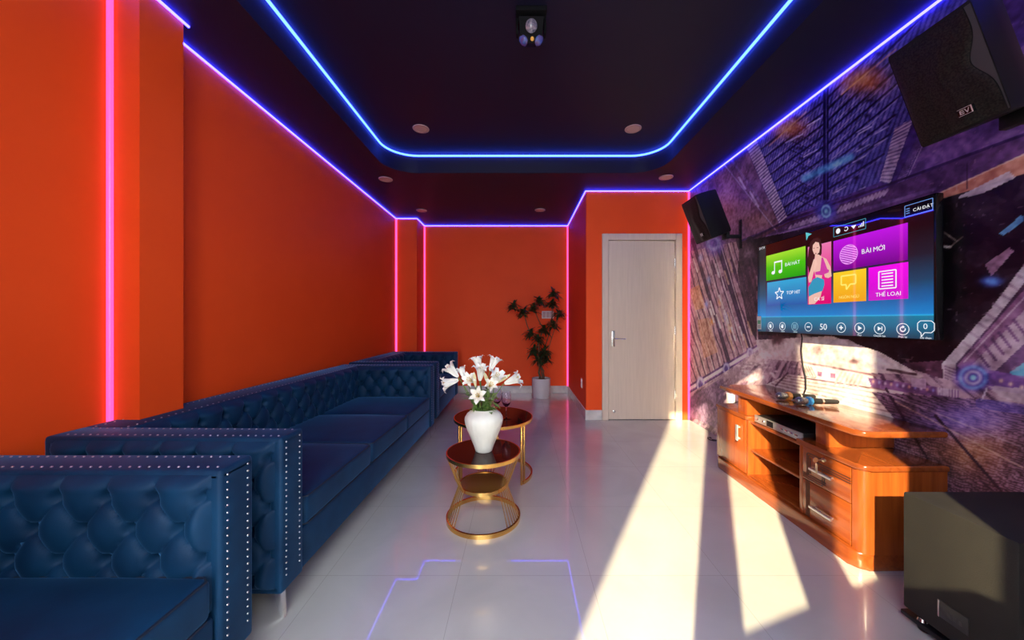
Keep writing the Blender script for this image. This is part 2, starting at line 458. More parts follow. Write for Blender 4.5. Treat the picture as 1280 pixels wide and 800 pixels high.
def build_mural():
    ys = np.concatenate([np.linspace(YD-.002, 1.36, 520), np.linspace(1.34, YF+.01, 90)])
    zs = np.linspace(.002, H-.002, 600)
    Y, Z = np.meshgrid(ys, zs, indexing='ij')
    D = np.where(Y < 1.38, np.minimum(4.6-Y, 4.19)*.98+.05, Y)      # the print mirrors itself about its middle
    Yr = Y.copy(); far = Y < 1.38
    PX = 649.3 + F*2.0/np.maximum(D, .5); PY = 400 - (Z-CAMZ)*F/np.maximum(D, .5)
    C = np.zeros(Y.shape+(3,)); C[:] = (58, 40, 52)
    rng = np.random.RandomState(3)
    def vnoise(a, b, seed):
        r = np.random.RandomState(seed); T = r.rand(256, 256)
        ai = np.floor(a).astype(int); bi = np.floor(b).astype(int); fa = a-ai; fb = b-bi
        fa = fa*fa*(3-2*fa); fb = fb*fb*(3-2*fb)
        g = lambda i, j: T[i % 256, j % 256]
        return (g(ai, bi)*(1-fa)+g(ai+1, bi)*fa)*(1-fb)+(g(ai, bi+1)*(1-fa)+g(ai+1, bi+1)*fa)*fb
    def fbm(a, b, seed, o=4):
        s = 0; k = .5
        for i in range(o): s = s+k*vnoise(a*2**i, b*2**i, seed+i); k *= .5
        return s/(1-.5**o)
    def put(mask, col, al=1.0):
        al = (mask.astype(float)*al)[..., None]
        C[:] = C*(1-al)+np.array(col, float)*al
    def poly(pts, A=None, B=None):
        A = PX if A is None else A; B = PY if B is None else B
        ins = np.zeros(A.shape, bool); n = len(pts)
        for i in range(n):
            x1, y1 = pts[i]; x2, y2 = pts[(i+1) % n]
            if y1 == y2: continue
            c = ((y1 > B) != (y2 > B)) & (A < (x2-x1)*(B-y1)/(y2-y1)+x1)
            ins ^= c
        return ins
    def line(p, q, w, soft=.6):
        (x1, y1), (x2, y2) = p, q; L2 = (x2-x1)**2+(y2-y1)**2+1e-9
        t = np.clip(((PX-x1)*(x2-x1)+(PY-y1)*(y2-y1))/L2, 0, 1)
        d = np.hypot(PX-x1-t*(x2-x1), PY-y1-t*(y2-y1))
        return np.clip((w/2+soft-d)/soft, 0, 1)
    def blob(c, rx, ry, p=1.0):
        return np.exp(-(((PX-c[0])/rx)**2+((PY-c[1])/ry)**2)**p)
    def ring(c, rx, ry, w):
        d = np.hypot((PX-c[0])/rx, (PY-c[1])/ry)
        return np.clip(1-np.abs(d-1)/w, 0, 1)
    def lerp(p, q, t): return (p[0]+(q[0]-p[0])*t, p[1]+(q[1]-p[1])*t)
    # centre of the corridor the print shows, in wall coordinates
    yc, zc = 2.30, 1.42
    th = np.arctan2(Z-zc, Y-yc); rr = np.hypot(Y-yc, Z-zc)
    radial = fbm(th*9, rr*1.6, 11); radial2 = fbm(th*34, rr*4, 21, 3)
    # ---- base regions
    put(poly([(840, 200), (1180, -40), (1900, -600), (1900, 0), (1280, 172), (1110, 235), (985, 278), (920, 305), (840, 330)]), (60, 44, 92))
    # left upper dull plate
    put(poly([(858, 245), (935, 190), (974, 280), (920, 303), (858, 320)]), (92, 66, 92))
    put(blob((907, 255), 14, 30), (190, 110, 120), .55); put(blob((950, 275), 25, 14), (120, 85, 80), .6)
    # ceiling panel with mesh
    panel = poly([(945, 172), (1170, 0), (1300, -90), (1147, 140), (1100, 228), (984, 271)])
    put(panel, (72, 68, 130))
    mesh = (np.sin(Y*210+Z*90) > .15) & panel
    put(mesh, (34, 30, 76), .6)
    for i in range(9):                      # dark crossing girders
        a = lerp((946, 175), (984, 268), (i+.2)/9); b = lerp((1165, 5), (1102, 226), (i+.2)/9)
        m = lerp((1033, 120), (1033, 248), (i+.3)/9)
        put(line((a[0]+4, a[1]+10), m, 1.8)*panel, (20, 14, 40), .8)
        put(line(m, (b[0]-2, b[1]-14), 2.0)*panel, (20, 14, 40), .8)
        put(line((a[0]+6, a[1]+7), (m[0]-8, m[1]-5), .5)*panel, (120, 108, 150), .6)
        put(line((m[0]+8, m[1]+3), (b[0]-6, b[1]-9), .5)*panel, (120, 108, 150), .6)
        k = lerp(m, b, .5)
        put(blob(k, 6, 3)*panel, (18, 12, 36), .8); k = lerp(a, m, .55); put(blob(k, 5, 3)*panel, (18, 12, 36), .8)
        put(line((k[0]-12, k[1]+2), (k[0]+14, k[1]+13), .8)*panel, (24, 16, 44), .7)
    put((np.abs(PX-1033) < 3.6) & (PY < 250) & (PY > 60), (22, 18, 52), .9)
    put((np.abs(PX-1033) < .6) & (PY < 250) & (PY > 60), (70, 64, 120), .8)
    for c, rx, ry in [((985, 160), 22, 12), ((1078, 100), 30, 16)]:
        put(blob(c, rx, ry)*panel, (190, 96, 40), .75)
    put(line((962, 182), (1008, 140), 1.2), (240, 150, 90), .45); put(line((1052, 118), (1120, 62), 1.4), (240, 150, 90), .45)
    put(line((1006, 223), (1064, 196), 3, 5), (80, 150, 240), .75)
    # ladders
    def ladder(a0, a1, b0, b1, n, col=(168, 146, 186)):
        put(poly([a0, b0, b1, a1]), col)
        for i in range(n):
            t = (i+.5)/n
            put(line(lerp(a0, a1, t), (lambda q: (q[0], q[1]-2))(lerp(b0, b1, t)), .9)*poly([a0, b0, b1, a1]), (70, 54, 96), .85)
    ladder((932, 181), (974, 279), (945, 172), (984, 271), 30)
    ladder((1119, 160), (1100, 226), (1142, 148), (1113, 229), 15)
    ladder((1150, 165), (1120, 229), (1166, 150), (1131, 226), 22, (118, 98, 146))
    put(line((1168, 150), (1133, 227), 1), (200, 180, 220), .5)
    put(poly([(1134, 225), (1170, 150), (1300, 40), (1300, 165)]), (92, 70, 120), .8)
    put(line((905, 205), (972, 290), 1.0), (150, 130, 170), .7); put(line((915, 200), (958, 262), 2.5), (110, 90, 130), .6)
    put(line((924, 222), (932, 236), 1.8), (180, 160, 200), .8); put(line((938, 240), (948, 258), 1.8), (180, 160, 200), .8)
    # cornice
    put(poly([(905, 322), (985, 280), (1110, 234), (1280, 168), (1320, 150), (1320, 195), (1170, 243), (945, 306), (915, 325)]), (66, 46, 76))
    for t in np.linspace(0, 1, 26):
        if .40 < t < .52: continue
        p = lerp((988, 281), (1108, 236), t)
        put(line((p[0]+2, p[1]+1), (p[0]-3, p[1]+8), 2.2), (172, 150, 184), .6)
    put(line((925, 306), (985, 275), 2.2), (40, 26, 48), .8); put(line((985, 275), (1110, 231), 2.4), (40, 26, 52), .85); put(line((1110, 231), (1290, 165), 3), (34, 22, 50), .8)
    put(line((960, 296), (1170, 236), 3.2), (84, 66, 100), .9); put(line((976, 292), (1032, 276), 1.2), (150, 120, 190), .6)
    put(poly([(930, 316), (985, 292), (985, 296), (930, 325)]), (120, 72, 66), .8)
    # blue roundel of the cornice
    put(blob((1033, 265), 13, 14, 2), (50, 60, 170), .75); put(ring((1033, 264), 5.2, 7, .35), (110, 170, 235), .95); put(blob((1033, 264), 2.4, 3), (120, 220, 230), .9)
    # orange rail
    put(poly([(1165, 246), (1300, 185), (1300, 212), (1170, 254)]), (158, 92, 78)); put(line((1165, 246), (1300, 184), 1.0), (210, 150, 130), .8)
    put(line((1209, 205), (1209, 236), 1.2), (40, 24, 40), .8)
    # ---- dark nebula right of the television
    dark = poly([(1150, 256), (1300, 212), (1300, 330), (1190, 450), (1110, 455), (1060, 425), (940, 418), (938, 300)])
    put(dark, (28, 21, 26)); neb = fbm(Y*9, Z*9, 41)
    put(dark & (neb > .60), (58, 48, 60), .35); put(dark & (neb < .42), (14, 11, 15), .7)
    put(poly([(1198, 246), (1262, 214), (1270, 222), (1228, 242), (1200, 248)]), (176, 156, 176), .8)
    put(line((1172, 307), (1188, 309), 2.2), (170, 150, 150), .7); put(line((1188, 309), (1204, 296), 1.2), (120, 105, 100), .6); put(line((1180, 290), (1196, 301), 1.0), (110, 100, 95), .6)
    put(poly([(1250, 292), (1278, 268), (1280, 276), (1256, 294)]), (80, 130, 190), .8); put(poly([(1232, 330), (1262, 310), (1268, 314), (1240, 345)]), (140, 105, 130), .7)
    put(blob((1240, 352), 12, 6), (70, 110, 215), .9)
    # ---- big slanted beam on the right
    put(poly([(1178, 455), (1240, 385), (1300, 305), (1300, 330), (1200, 455), (1190, 460)]), (166, 150, 164))
    put(poly([(1196, 456), (1262, 380), (1300, 345), (1300, 372), (1222, 462), (1206, 466)]), (104, 74, 100))
    put(line((1196, 456), (1300, 338), 2.2), (56, 40, 60), .9); put(line((1206, 452), (1300, 352), 1.2), (200, 170, 190), .6)
    for t in np.linspace(.1, .95, 9): put(line(lerp((1196, 440), (1285, 325), t), lerp((1206, 446), (1296, 332), t), 3), (112, 92, 112), .7)
    put(poly([(1212, 460), (1300, 368), (1300, 420), (1250, 470)]), (150, 124, 142)); put(poly([(1238, 470), (1300, 412), (1300, 452), (1262, 480)]), (76, 58, 84))
    for t in np.linspace(0, 1, 6): put(line(lerp((1222, 440), (1268, 400), t), lerp((1236, 458), (1282, 418), t), 3.4), (70, 48, 76), .8)
    put(poly([(1178, 455), (1196, 456), (1196, 482), (1180, 474)]), (150, 128, 140))
    for t in np.linspace(.1, .9, 5): put(line((1182, 456+t*18), (1194, 460+t*20), 1.2), (80, 60, 80), .8)
    put(poly([(1262, 466), (1300, 440), (1300, 462), (1280, 474)]), (70, 140, 190), .9)
    # ---- left slanted machinery between door corner and television
    left = poly([(845, 318), (920, 302), (946, 306), (948, 440), (905, 462), (845, 500)])
    put(left, (150, 108, 118))
    sl_ = (PX-870)-(PY-310)*.30
    put(left & (np.mod(sl_+vnoise(PY*.05, PX*.01, 5)*3, 7) < 1.6), (58, 38, 56), .85)
    put(left & (np.mod(sl_+1.5, 11) < 1.1), (222, 190, 184), .75)
    for dx, w_, col in [(-2, 4, (40, 26, 44)), (28, 5, (44, 30, 52)), (54, 4, (46, 34, 48)), (70, 9, (40, 32, 40))]:
        put(line((868+dx, 300), (868+dx+46, 455), w_), col, .8)
    put(poly([(862, 362), (874, 356), (884, 384), (869, 388)]), (190, 118, 76), .6); put(poly([(872, 400), (886, 397), (898, 440), (880, 448)]), (176, 108, 70), .5)
    for x, y, c in [(883, 380, (100, 120, 230)), (890, 402, (240, 120, 60)), (900, 378, (230, 120, 70)), (908, 396, (110, 130, 240)), (913, 412, (240, 140, 90)), (886, 350, (130, 150, 220)), (876, 322, (160, 170, 235))]:
        put(blob((x, y), 2.4, 4.5), c, .85)
    put(blob((893, 306), 12, 14, 2), (92, 74, 170), .85); put(ring((892, 304), 7, 7, .5), (150, 160, 240), .7)
    put(poly([(926, 302), (946, 304), (946, 425), (936, 410), (922, 340)]), (44, 32, 42), .85); put(blob((935, 318), 10, 8), (96, 80, 92), .8)
    # ---- pipe
    pipe = lambda o: ((852, 494+o), (948, 437+o))
    put(line(*pipe(0), 11), (96, 70, 112)); put(line(*pipe(-2), 3), (238, 216, 226), .9); put(line(*pipe(3), 1.6), (50, 30, 60), .9); put(line(*pipe(-6), 1.4), (60, 40, 70), .8)
    for c, r_ in [((876, 481), 10), ((908, 461), 8), ((938, 442), 8)]:
        put(blob(c, r_*.55, r_, 2), (70, 52, 120), .9); put(ring(c, r_*.38, r_*.75, .45), (190, 190, 250), .95)
    # ---- ground of the print
    gnd = poly([(840, 505), (905, 466), (945, 440), (1000, 424), (1060, 424), (1110, 452), (1180, 474), (1250, 482), (1330, 500), (1900, 900), (840, 900)])
    put(gnd, (104, 82, 96)); put(gnd & (radial2 > .54), (160, 128, 140), .55); put(gnd & (radial2 < .42), (46, 32, 46), .7)
    put(poly([(862, 498), (905, 470), (905, 540), (862, 520)]), (84, 66, 92), .7)
    put(poly([(945, 425), (1040, 420), (1100, 440), (1150, 468), (1080, 466), (1000, 452), (950, 448)]), (206, 182, 178), .9)      # pale plain, the sunlit tone is put into the print colour
    put(poly([(1000, 424), (1060, 424), (1130, 462), (1100, 462), (1040, 436)]), (150, 136, 150), .7)
    put(line((1000, 420), (1150, 470), 2.5, 4), (226, 208, 200), .7)
    put(blob((972, 424), 9, 8, 2), (70, 48, 54), .95); put(blob((1020, 438), 7, 7, 2), (118, 90, 92), .9); put(line((964, 441), (978, 443), 2), (240, 210, 190), .7)
    put(blob((1068, 452), 7, 3, 2), (96, 72, 76), .9); put(line((1110, 462), (1145, 468), 3), (60, 44, 50), .9)
    # machine road below the television
    road = poly([(985, 468), (1125, 486), (1160, 525), (1080, 620), (955, 482)])
    put(road, (222, 200, 186))
    for i in range(6):
        p, q = lerp((984, 470), (960, 482), i/5), lerp((1108, 486), (1120, 524), i/5)
        put(line(p, q, 1.3), (120, 94, 98), .75)
    put(line((985, 466), (970, 482), 1.8), (70, 50, 60), .9)
    put(poly([(1000, 452), (1092, 470), (1088, 486), (1008, 470)]), (206, 184, 176)); put(line((1000, 452), (1100, 470), 2.2), (112, 86, 92), .9); put(line((1002, 472), (1110, 488), 1.6), (84, 62, 72), .9)
    for t in np.linspace(0, 1, 5): put(line(lerp((1000, 455), (1014, 459), t), lerp((1006, 467), (1020, 471), t), 1.4), (100, 72, 76), .7)
    for t in np.linspace(0, 1, 6): put(line(lerp((1052, 466), (1078, 470), t), lerp((1044, 480), (1072, 484), t), 2.2), (150, 122, 122), .8)
    put(poly([(1022, 464), (1028, 465), (1028, 471), (1022, 470)]), (110, 76, 96)); put(poly([(1038, 466), (1045, 467), (1045, 473), (1038, 472)]), (110, 76, 96))
    put(ring((1033, 469), 4.4, 5.2, .45), (130, 150, 235), .95); put(blob((1033, 469), 2.6, 3), (236, 230, 240), .9)
    for y in (484, 489, 494): put(line((1028, y), (1052, y+5), 1.1), (130, 100, 104), .8)
    # crates with coloured lamps
    put(poly([(1085, 472), (1200, 488), (1200, 500), (1090, 484)]), (88, 62, 96))
    for i in range(12):
        put(blob((1092+i*7.5, 477+i*1.1), 1.4, 1.8), [(235, 150, 120), (130, 130, 245), (220, 190, 240)][i % 3], .95)
    put(poly([(1140, 472), (1158, 474), (1158, 486), (1140, 483)]), (170, 136, 170), .8)
    for i in range(8): put(line((1173+i*3.3, 485+i*.4), (1173+i*3.3, 493+i*.4), 1.6), (180, 156, 176), .8)
    # roundel at lower right
    put(blob((1217, 472), 24, 18, 3), (72, 58, 150), .9); put(ring((1217, 472), 16, 13, .28), (96, 130, 225), .95); put(ring((1217, 472), 9, 7.5, .4), (166, 160, 216), .9); put(blob((1217, 472), 4, 3.4, 2), (110, 190, 235), .95)
    put(poly([(1236, 462), (1330, 480), (1330, 500), (1236, 486)]), (96, 70, 130), .8); put(poly([(1236, 482), (1330, 490), (1330, 520), (1250, 496)]), (170, 150, 164), .7)
    for x, y in [(1252, 476), (1264, 480), (1278, 484)]: put(blob((x, y), 2.2, 2.2), (245, 190, 160), .95)
    # hatched ground towards the front
    low = poly([(1090, 490), (1240, 500), (1330, 520), (1330, 800), (1100, 800), (1120, 525)])
    put(low, (94, 74, 92)); put(low & (np.mod((PY-.32*PX)*.55+vnoise(PX*.08, PY*.2, 8)*2.6, 2) < .8), (38, 26, 40), .8)
    put(low & (np.mod((PX-.2*PY)*.6, 2) < .6) & (PY > 545), (50, 36, 44), .55)
    put(blob((1215, 560), 50, 34)*low, (186, 120, 66), .45); put(blob((1210, 525), 50, 20)*low, (88, 84, 190), .6); put(blob((1130, 510), 14, 9)*low, (34, 22, 34), .7)
    put(line((1108, 486), (1160, 574), 2.6), (34, 22, 36), .95); put(line((1170, 520), (1275, 640), 3.2), (38, 26, 40), .95); put(line((1225, 600), (1300, 660), 2), (50, 34, 50), .8)
    put(line((1105, 490), (1280, 560), 1.0), (200, 176, 190), .4); put(line((1120, 502), (1280, 585), 1.2), (216, 180, 150), .4)
    put(line((1228, 500), (1234, 486), 1.6), (200, 190, 220), .8); put(line((1226, 504), (1300, 515), 12), (60, 56, 130), .5)
    put(blob((948, 446), 16, 9), (246, 206, 214), .7); put(blob((928, 470), 26, 8)*gnd, (226, 176, 182), .6); put(blob((985, 446), 26, 6), (236, 190, 186), .6)
    for i in range(40):
        x, y = 905+rng.rand()*90, 452+rng.rand()*26
        put(blob((x, y), 2.2, 1.2)*gnd, (246, 214, 216), .8)
    for i in range(26):
        y0 = 316+rng.rand()*110; x0 = 862+(y0-316)*.26+rng.rand()*52
        put(line((x0, y0), (x0+5, y0+16), 1.6)*left, [(240, 214, 206), (60, 40, 60), (200, 150, 120)][i % 3], .8)
    for i in range(16):
        x0, y0 = 955+rng.rand()*160, 150+rng.rand()*110
        put(line((x0, y0), (x0+16, y0-9), .9)*panel, (150, 142, 196), .7)
    # ---- fine detail over everything
    fine = fbm(Y*46, Z*46, 61, 3); med = fbm(Y*10, Z*10, 71, 4)
    k = (.66+.68*med)*(.64+.72*fine)*(.86+.28*radial)
    C[:] = np.clip((C*k[..., None]-50)*1.28+50, 4, 255)
    spark = (vnoise(Y*75, Z*75, 81) > .93)
    put(spark, (210, 180, 200), .22)
    return ys, zs, srgb2lin(C)

MURAL_GAIN = 1.55
ys, zs, CM = build_mural()
ny, nz = len(ys), len(zs)
me = bpy.data.meshes.new('wall_mural')
co = np.zeros((ny, nz, 3), np.float32); co[..., 0] = 0; co[..., 1] = (ys-2.0)[:, None]; co[..., 2] = zs[None, :]
idx = np.arange(ny*nz).reshape(ny, nz)
quads = np.stack([idx[:-1, :-1], idx[1:, :-1], idx[1:, 1:], idx[:-1, 1:]], -1).reshape(-1, 4)
me.vertices.add(ny*nz); me.vertices.foreach_set('co', co.ravel())
me.loops.add(quads.size); me.loops.foreach_set('vertex_index', quads.ravel().astype(np.int32))
me.polygons.add(len(quads)); me.polygons.foreach_set('loop_start', np.arange(0, quads.size, 4, dtype=np.int32))
try: me.polygons.foreach_set('loop_total', np.full(len(quads), 4, dtype=np.int32))
except Exception: pass
me.update(); me.validate()
att = me.color_attributes.new('print', 'FLOAT_COLOR', 'POINT')
rgba = np.ones((ny*nz, 4), np.float32); rgba[:, :3] = (lambda q: q/(1+.9*np.maximum(q-.25, 0)))(CM.reshape(-1, 3)*MURAL_GAIN)
att.data.foreach_set('color', rgba.ravel())
m, nt, b = new_mat('printed_wallpaper'); pset(b, rough=.38, spec=.35)
at = nt.nodes.new('ShaderNodeAttribute'); at.attribute_name = 'print'
nt.links.new(at.outputs['Color'], b.inputs['Base Color']); me.materials.append(m)
mu = bpy.data.objects.new('wall_mural', me); COL.objects.link(mu); mu.location = (XR-.002, 2.0, 0)
tag(mu, 'full height printed wallpaper of a purple space station corridor behind the television', 'mural')

# ---------------------------------------------------------------- tufted seating
def tuft_h(u, v, w, h, su, rv, vt, depth, inset):
    """pillow height at (u,v): buttons in staggered rows rv apart, su along; vt = height of the top row"""
    dv = v-vt
    uc = u-w/2
    if dv > 0:
        p = abs(math.sin(PI*uc/su)); k = min(1, dv/(h-vt))
        q = p*p*(1-k)+p*k
        puff = q**.36
        near = math.hypot(((uc/su-round(uc/su))*su), dv)
    else:
        a = uc/su+dv/(2*rv); b = uc/su-dv/(2*rv)
        puff = (abs(math.sin(PI*a))*abs(math.sin(PI*b)))**.36
        row = round(-dv/rv); off = .5*(row % 2)
        du = (uc/su-off-round(uc/su-off))*su
        near = math.hypot(du, dv+row*rv)
    hgt = depth*puff - .060*math.exp(-(near/.0135)**2)
    if near < .009: hgt += .008*math.sqrt(max(0, 1-(near/.011)**2))
    ed = min(u, w-u, v, h-v)/inset
    e = 1 if ed >= 1 else math.sin(max(ed, 0)*PI/2)
    return hgt*e+.010*e+.004

def tuft_panel(bm, O, U, W, N, w, h, su=.142, rv=.092, vt=None, depth=.034, inset=.035, res=.0065):
    O, U, W, N = V(O), V(U), V(W), V(N)
    vt = h-.062 if vt is None else vt
    nu, nv = max(8, int(w/res)), max(8, int(h/res))
    grid(bm, lambda a, b: O+U*(a*w)+W*(b*h)+N*(tuft_h(a*w, b*h, w, h, su, rv, vt, depth, inset)-.002), nu, nv)
    return bm

def nails(bm, pts, nrm, r=.0040):
    q = frame_to(nrm)
    for p in pts:
        mm = Matrix.Translation(V(p)) @ q
        lathe(bm, [(r, -.001), (r*.85, r*.42), (r*.45, r*.72), (.0003, r*.8)], 7, M=mm, cap=False)

def make_sofa(name, label, cat, L, ncush, loc, rotz):
    """back along local x=0 (wall side), front at x=D; runs y 0..L"""
    t = thing(name, label, cat, loc, rotz)
    D, A, BT, HT, Z0 = .935, .165, .24, .725, .125
    # base rail
    bm = BM(); box(bm, (.02, A-.01, Z0), (D-.012, L-A+.01, .298), bev=.012); obj('seat_frame', bm, M['velvet'], t)
    # back
    bm = BM(); box(bm, (0, A-.03, Z0), (BT-.095, L-A+.03, HT-.01), bev=.01); box(bm, (0, A-.03, HT-.034), (BT-.03, L-A+.03, HT), bev=.013, seg=3); box(bm, (0, A-.03, Z0), (BT-.03, L-A+.03, .415), bev=.01)
    tuft_panel(bm, (BT-.035, L-A, .40), (0, -1, 0), (0, 0, 1), (1, 0, 0), L-2*A, HT-.40-.006)
    nf = len(bm.faces); nn = int((L-.3)/.034)
    nails(bm, [(.045, .15+i*.034, HT) for i in range(nn)], (0, 0, 1)); nails(bm, [(BT-.055, .15+i*.034, HT) for i in range(nn)], (0, 0, 1))
    bm.faces.ensure_lookup_table()
    for f in bm.faces[nf:]: f.material_index = 1
    obj('backrest', bm, [M['velvet'], M['nail']], t, sharp=60)
    # arms
    for k in (0, 1):
        y0 = 0 if k == 0 else L-A; y1 = y0+A
        bm = BM(); box(bm, (.01, y0+.068, Z0+.01), (D-.01, y1-.068, HT-.01))
        box(bm, (0, y0+.016, HT-.036), (D, y1-.016, HT), bev=.013, seg=3); box(bm, (D-.050, y0+.016, Z0), (D, y1-.016, HT-.006), bev=.012, seg=3)
        box(bm, (0, y0+.016, Z0), (D-.006, y1-.016, Z0+.034), bev=.010); box(bm, (0, y0+.016, Z0), (.055, y1-.016, HT-.006), bev=.012)
        for sgn, yy in ((-1, y0+.020), (1, y1-.020)):
            if sgn < 0: tuft_panel(bm, (.03, yy, Z0+.02), (1, 0, 0), (0, 0, 1), (0, -1, 0), D-.055, HT-Z0-.032, depth=.030)
            else: tuft_panel(bm, (D-.025, yy, Z0+.02), (-1, 0, 0), (0, 0, 1), (0, 1, 0), D-.055, HT-Z0-.032, depth=.030)
        nf = len(bm.faces); n1 = int((HT-Z0-.04)/.0235); n2 = int((D-.06)/.030)
        for yy in (y0+.042, y1-.042):
            nails(bm, [(D, yy, HT-.022-i*.0235) for i in range(n1)], (1, 0, 0))
            nails(bm, [(D-.03-i*.030, yy, HT) for i in range(n2)], (0, 0, 1))
        bm.faces.ensure_lookup_table()
        for f in bm.faces[nf:]: f.material_index = 1
        obj('arm', bm, [M['velvet'], M['nail']], t, sharp=60)
    # cushions
    w = (L-2*A-.004)/ncush
    for k in range(ncush):
        ya = A+.002+k*w
        bm = BM(); x0, x1 = BT-.04, D-.004
        box(bm, (x0, ya+.003, .300), (x1, ya+w-.003, .425), bev=.022, seg=4)
        bmesh.ops.subdivide_edges(bm, edges=[e for e in bm.edges if e.calc_length() > .3], cuts=9, use_grid_fill=True)
        for v in bm.verts:
            if v.co.z > .40:
                a = (v.co.x-x0)/(x1-x0); b2 = (v.co.y-ya)/w
                v.co.z += .022*max(0, math.sin(PI*min(max(a, 0), 1)))**.6*max(0, math.sin(PI*min(max(b2, 0), 1)))**.5
        cu = obj('seat_cushion', bm, M['velvet'], t, sharp=60)
        bm = BM()
        for zz, ins_ in ((.4205, .006), (.3045, .006)):
            tube(bm, [(x0+.05, ya+ins_, zz), (x1-.024, ya+ins_, zz), (x1-.004, ya+.022, zz), (x1-.004, ya+w-.022, zz), (x1-.024, ya+w-ins_, zz), (x0+.05, ya+w-ins_, zz)], .0042, 6)
        obj('piping', bm, M['piping'], cu)
    # legs
    for lx in (.09, D-.05):
        for ly in (.07, L-.07):
            bm = BM(); s = 1 if lx > .5 else -1
            lathe(bm, [(.011, 0), (.012, .01), (.021, Z0-.02), (.030, Z0+.004)], 4, M=Matrix.Translation((lx, ly, 0)) @ Matrix.Rotation(PI/4, 4, 'Z'))
            for v in bm.verts: v.co.x += s*.022*(1-v.co.z/Z0)**2
            obj('leg', bm, M['chrome'], t, sharp=30)
    return t
make_sofa('armchair', 'single blue tufted velvet armchair standing before the near arm of the long sofa', 'armchair', .92, 1, (XL+.02, .295, 0), 0)
make_sofa('sofa', 'long three seat blue tufted velvet sofa along the orange left wall', 'sofa', 2.29, 3, (XL+.008, 1.36, 0), math.radians(-1.1))
make_sofa('sofa', 'short blue tufted velvet sofa at the far end beside the far pillar', 'sofa', 1.36, 2, (XL+.035, 3.76, 0), 0)

# ---------------------------------------------------------------- tables
TXs, TYs = -.214, 2.122
tb = thing('side_table', 'small round gold table with flared wire frame under the white vase', 'table', (TXs, TYs, 0))
def flat_ring(bm, r0, r1, z0, z1, a0=0, a1=360, n=64):
    closed = abs(a1-a0) >= 360
    N = n if closed else n+1
    R = []
    for i in range(N):
        a = math.radians(a0+(a1-a0)*i/n); c, s = math.cos(a), math.sin(a)
        R.append([bm.verts.new((r*c, r*s, zz)) for r, zz in ((r0, z0), (r1, z0), (r1, z1), (r0, z1))])
    for i in range(n):
        A, B = R[i], R[(i+1) % N]
        for k in range(4): bm.faces.new((A[k], B[k], B[(k+1) % 4], A[(k+1) % 4]))
    if not closed: bm.faces.new(R[0]); bm.faces.new(R[-1][::-1])
bm = BM(); lathe(bm, [(.0001, .384), (.209, .384), (.211, .387), (.211, .395), (.209, .397), (.0001, .397)], 72, cap=False); obj('glass_top', bm, M['dark_glass'], tb, sharp=30)
bm = BM(); flat_ring(bm, .2115, .219, .379, .399); obj('rim', bm, M['gold'], tb)
bm = BM(); flat_ring(bm, .208, .219, .0, .024); obj('base_ring', bm, M['gold'], tb)
bm = BM(); lathe(bm, [(.0001, .196), (.136, .196), (.136, .208), (.0001, .208)], 56, cap=False); obj('lower_shelf', bm, M['gold_dark'], tb, sharp=30)
bm = BM(); flat_ring(bm, .1365, .143, .192, .212); obj('shelf_rim', bm, M['gold'], tb)
for base in (90, 207, 333):
    for i in range(7):
        a = math.radians(base-19+i*6.3)
        bm = BM(); P = lambda r, zz: (r*math.cos(a), r*math.sin(a), zz)
        tube(bm, [P(.2145, .018), P(.146, .200), P(.2155, .382)], .0027, 8)
        obj('wire_leg', bm, M['gold'], tb)

TXb, TYb = -.200, 2.735
tb = thing('coffee_table', 'larger round gold table with dark red glass top holding the wine glasses', 'table', (TXb, TYb, 0))
bm = BM(); lathe(bm, [(.0001, .424), (.289, .424), (.292, .428), (.292, .434), (.289, .437), (.0001, .437)], 80, cap=False); obj('glass_top', bm, M['dark_glass'], tb, sharp=30)
bm = BM(); flat_ring(bm, .2925, .300, .419, .439, n=80); obj('rim', bm, M['gold'], tb)
bm = BM(); flat_ring(bm, .288, .300, 0, .022, -40, 220, n=60); obj('base_ring', bm, M['gold'], tb)
for base in (-40, 220, 90):
    for dlt in (-2.6, 2.6):
        a = math.radians(base+dlt*1.1)
        bm = BM(); mm = Matrix.Rotation(a, 4, 'Z')
        box(bm, (.286, -.007, .0), (.299, .007, .422), bev=.002, seg=1)
        for v in bm.verts: v.co = mm @ v.co
        obj('leg', bm, M['gold'], tb)

# vase
ZT = .398
va = BM()
prof = [(.0001, 0), (.046, 0), (.050, .003), (.060, .035), (.078, .080), (.097, .125), (.110, .165), (.1135, .185), (.111, .203), (.100, .222), (.082, .236), (.070, .243), (.067, .249), (.062, .249), (.060, .242), (.085, .225), (.10, .19), (.07, .08), (.045, .015), (.0001, .012)]
lathe(va, prof, 72, cap=False, fn=lambda r, z, a: r*(1+.010*math.sin(a*26)*(1 if .01 < z < .22 else 0)))
o = obj('vase', va, M['vase'], sharp=50); o.location = (TXs+.002, TYs, ZT)
tag(o, 'white ribbed ceramic vase full of lilies on the small gold table', 'vase')
VC = V((TXs+.002, TYs, 0))

# lilies
def petal(bm, Mx, L, w, r0, flare, curl, ang, twist=0):
    n = 9; m_ = 5
    R = Matrix.Rotation(ang, 4, 'Z')
    rows = []
    for i in range(n):
        t = i/(n-1)
        zz = L*(t if t < .7 else .7+.3*math.sin((t-.7)/.3*PI*.62)/.93*.8)
        r = r0*(.35+.65*t)+flare*max(0, t-.35)**1.7/(.65**1.7)
        if t > .7: zz -= curl*((t-.7)/.3)**2
        ww = w*math.sin(PI*min(1, (t*.82+.10)))**.9*(1 if t < .9 else (1-t)/.1*.85+.15)
        row = []
        for j in range(m_):
            s = (j/(m_-1)-.5)*2
            row.append(bm.verts.new(Mx @ R @ V((r+.004*abs(s)*(1-t)-.003*s*s, s*ww, zz+.003*s*s))))
        rows.append(row)
    for a, b in zip(rows, rows[1:]):
        for j in range(m_-1): bm.faces.new((a[j], a[j+1], b[j+1], b[j]))

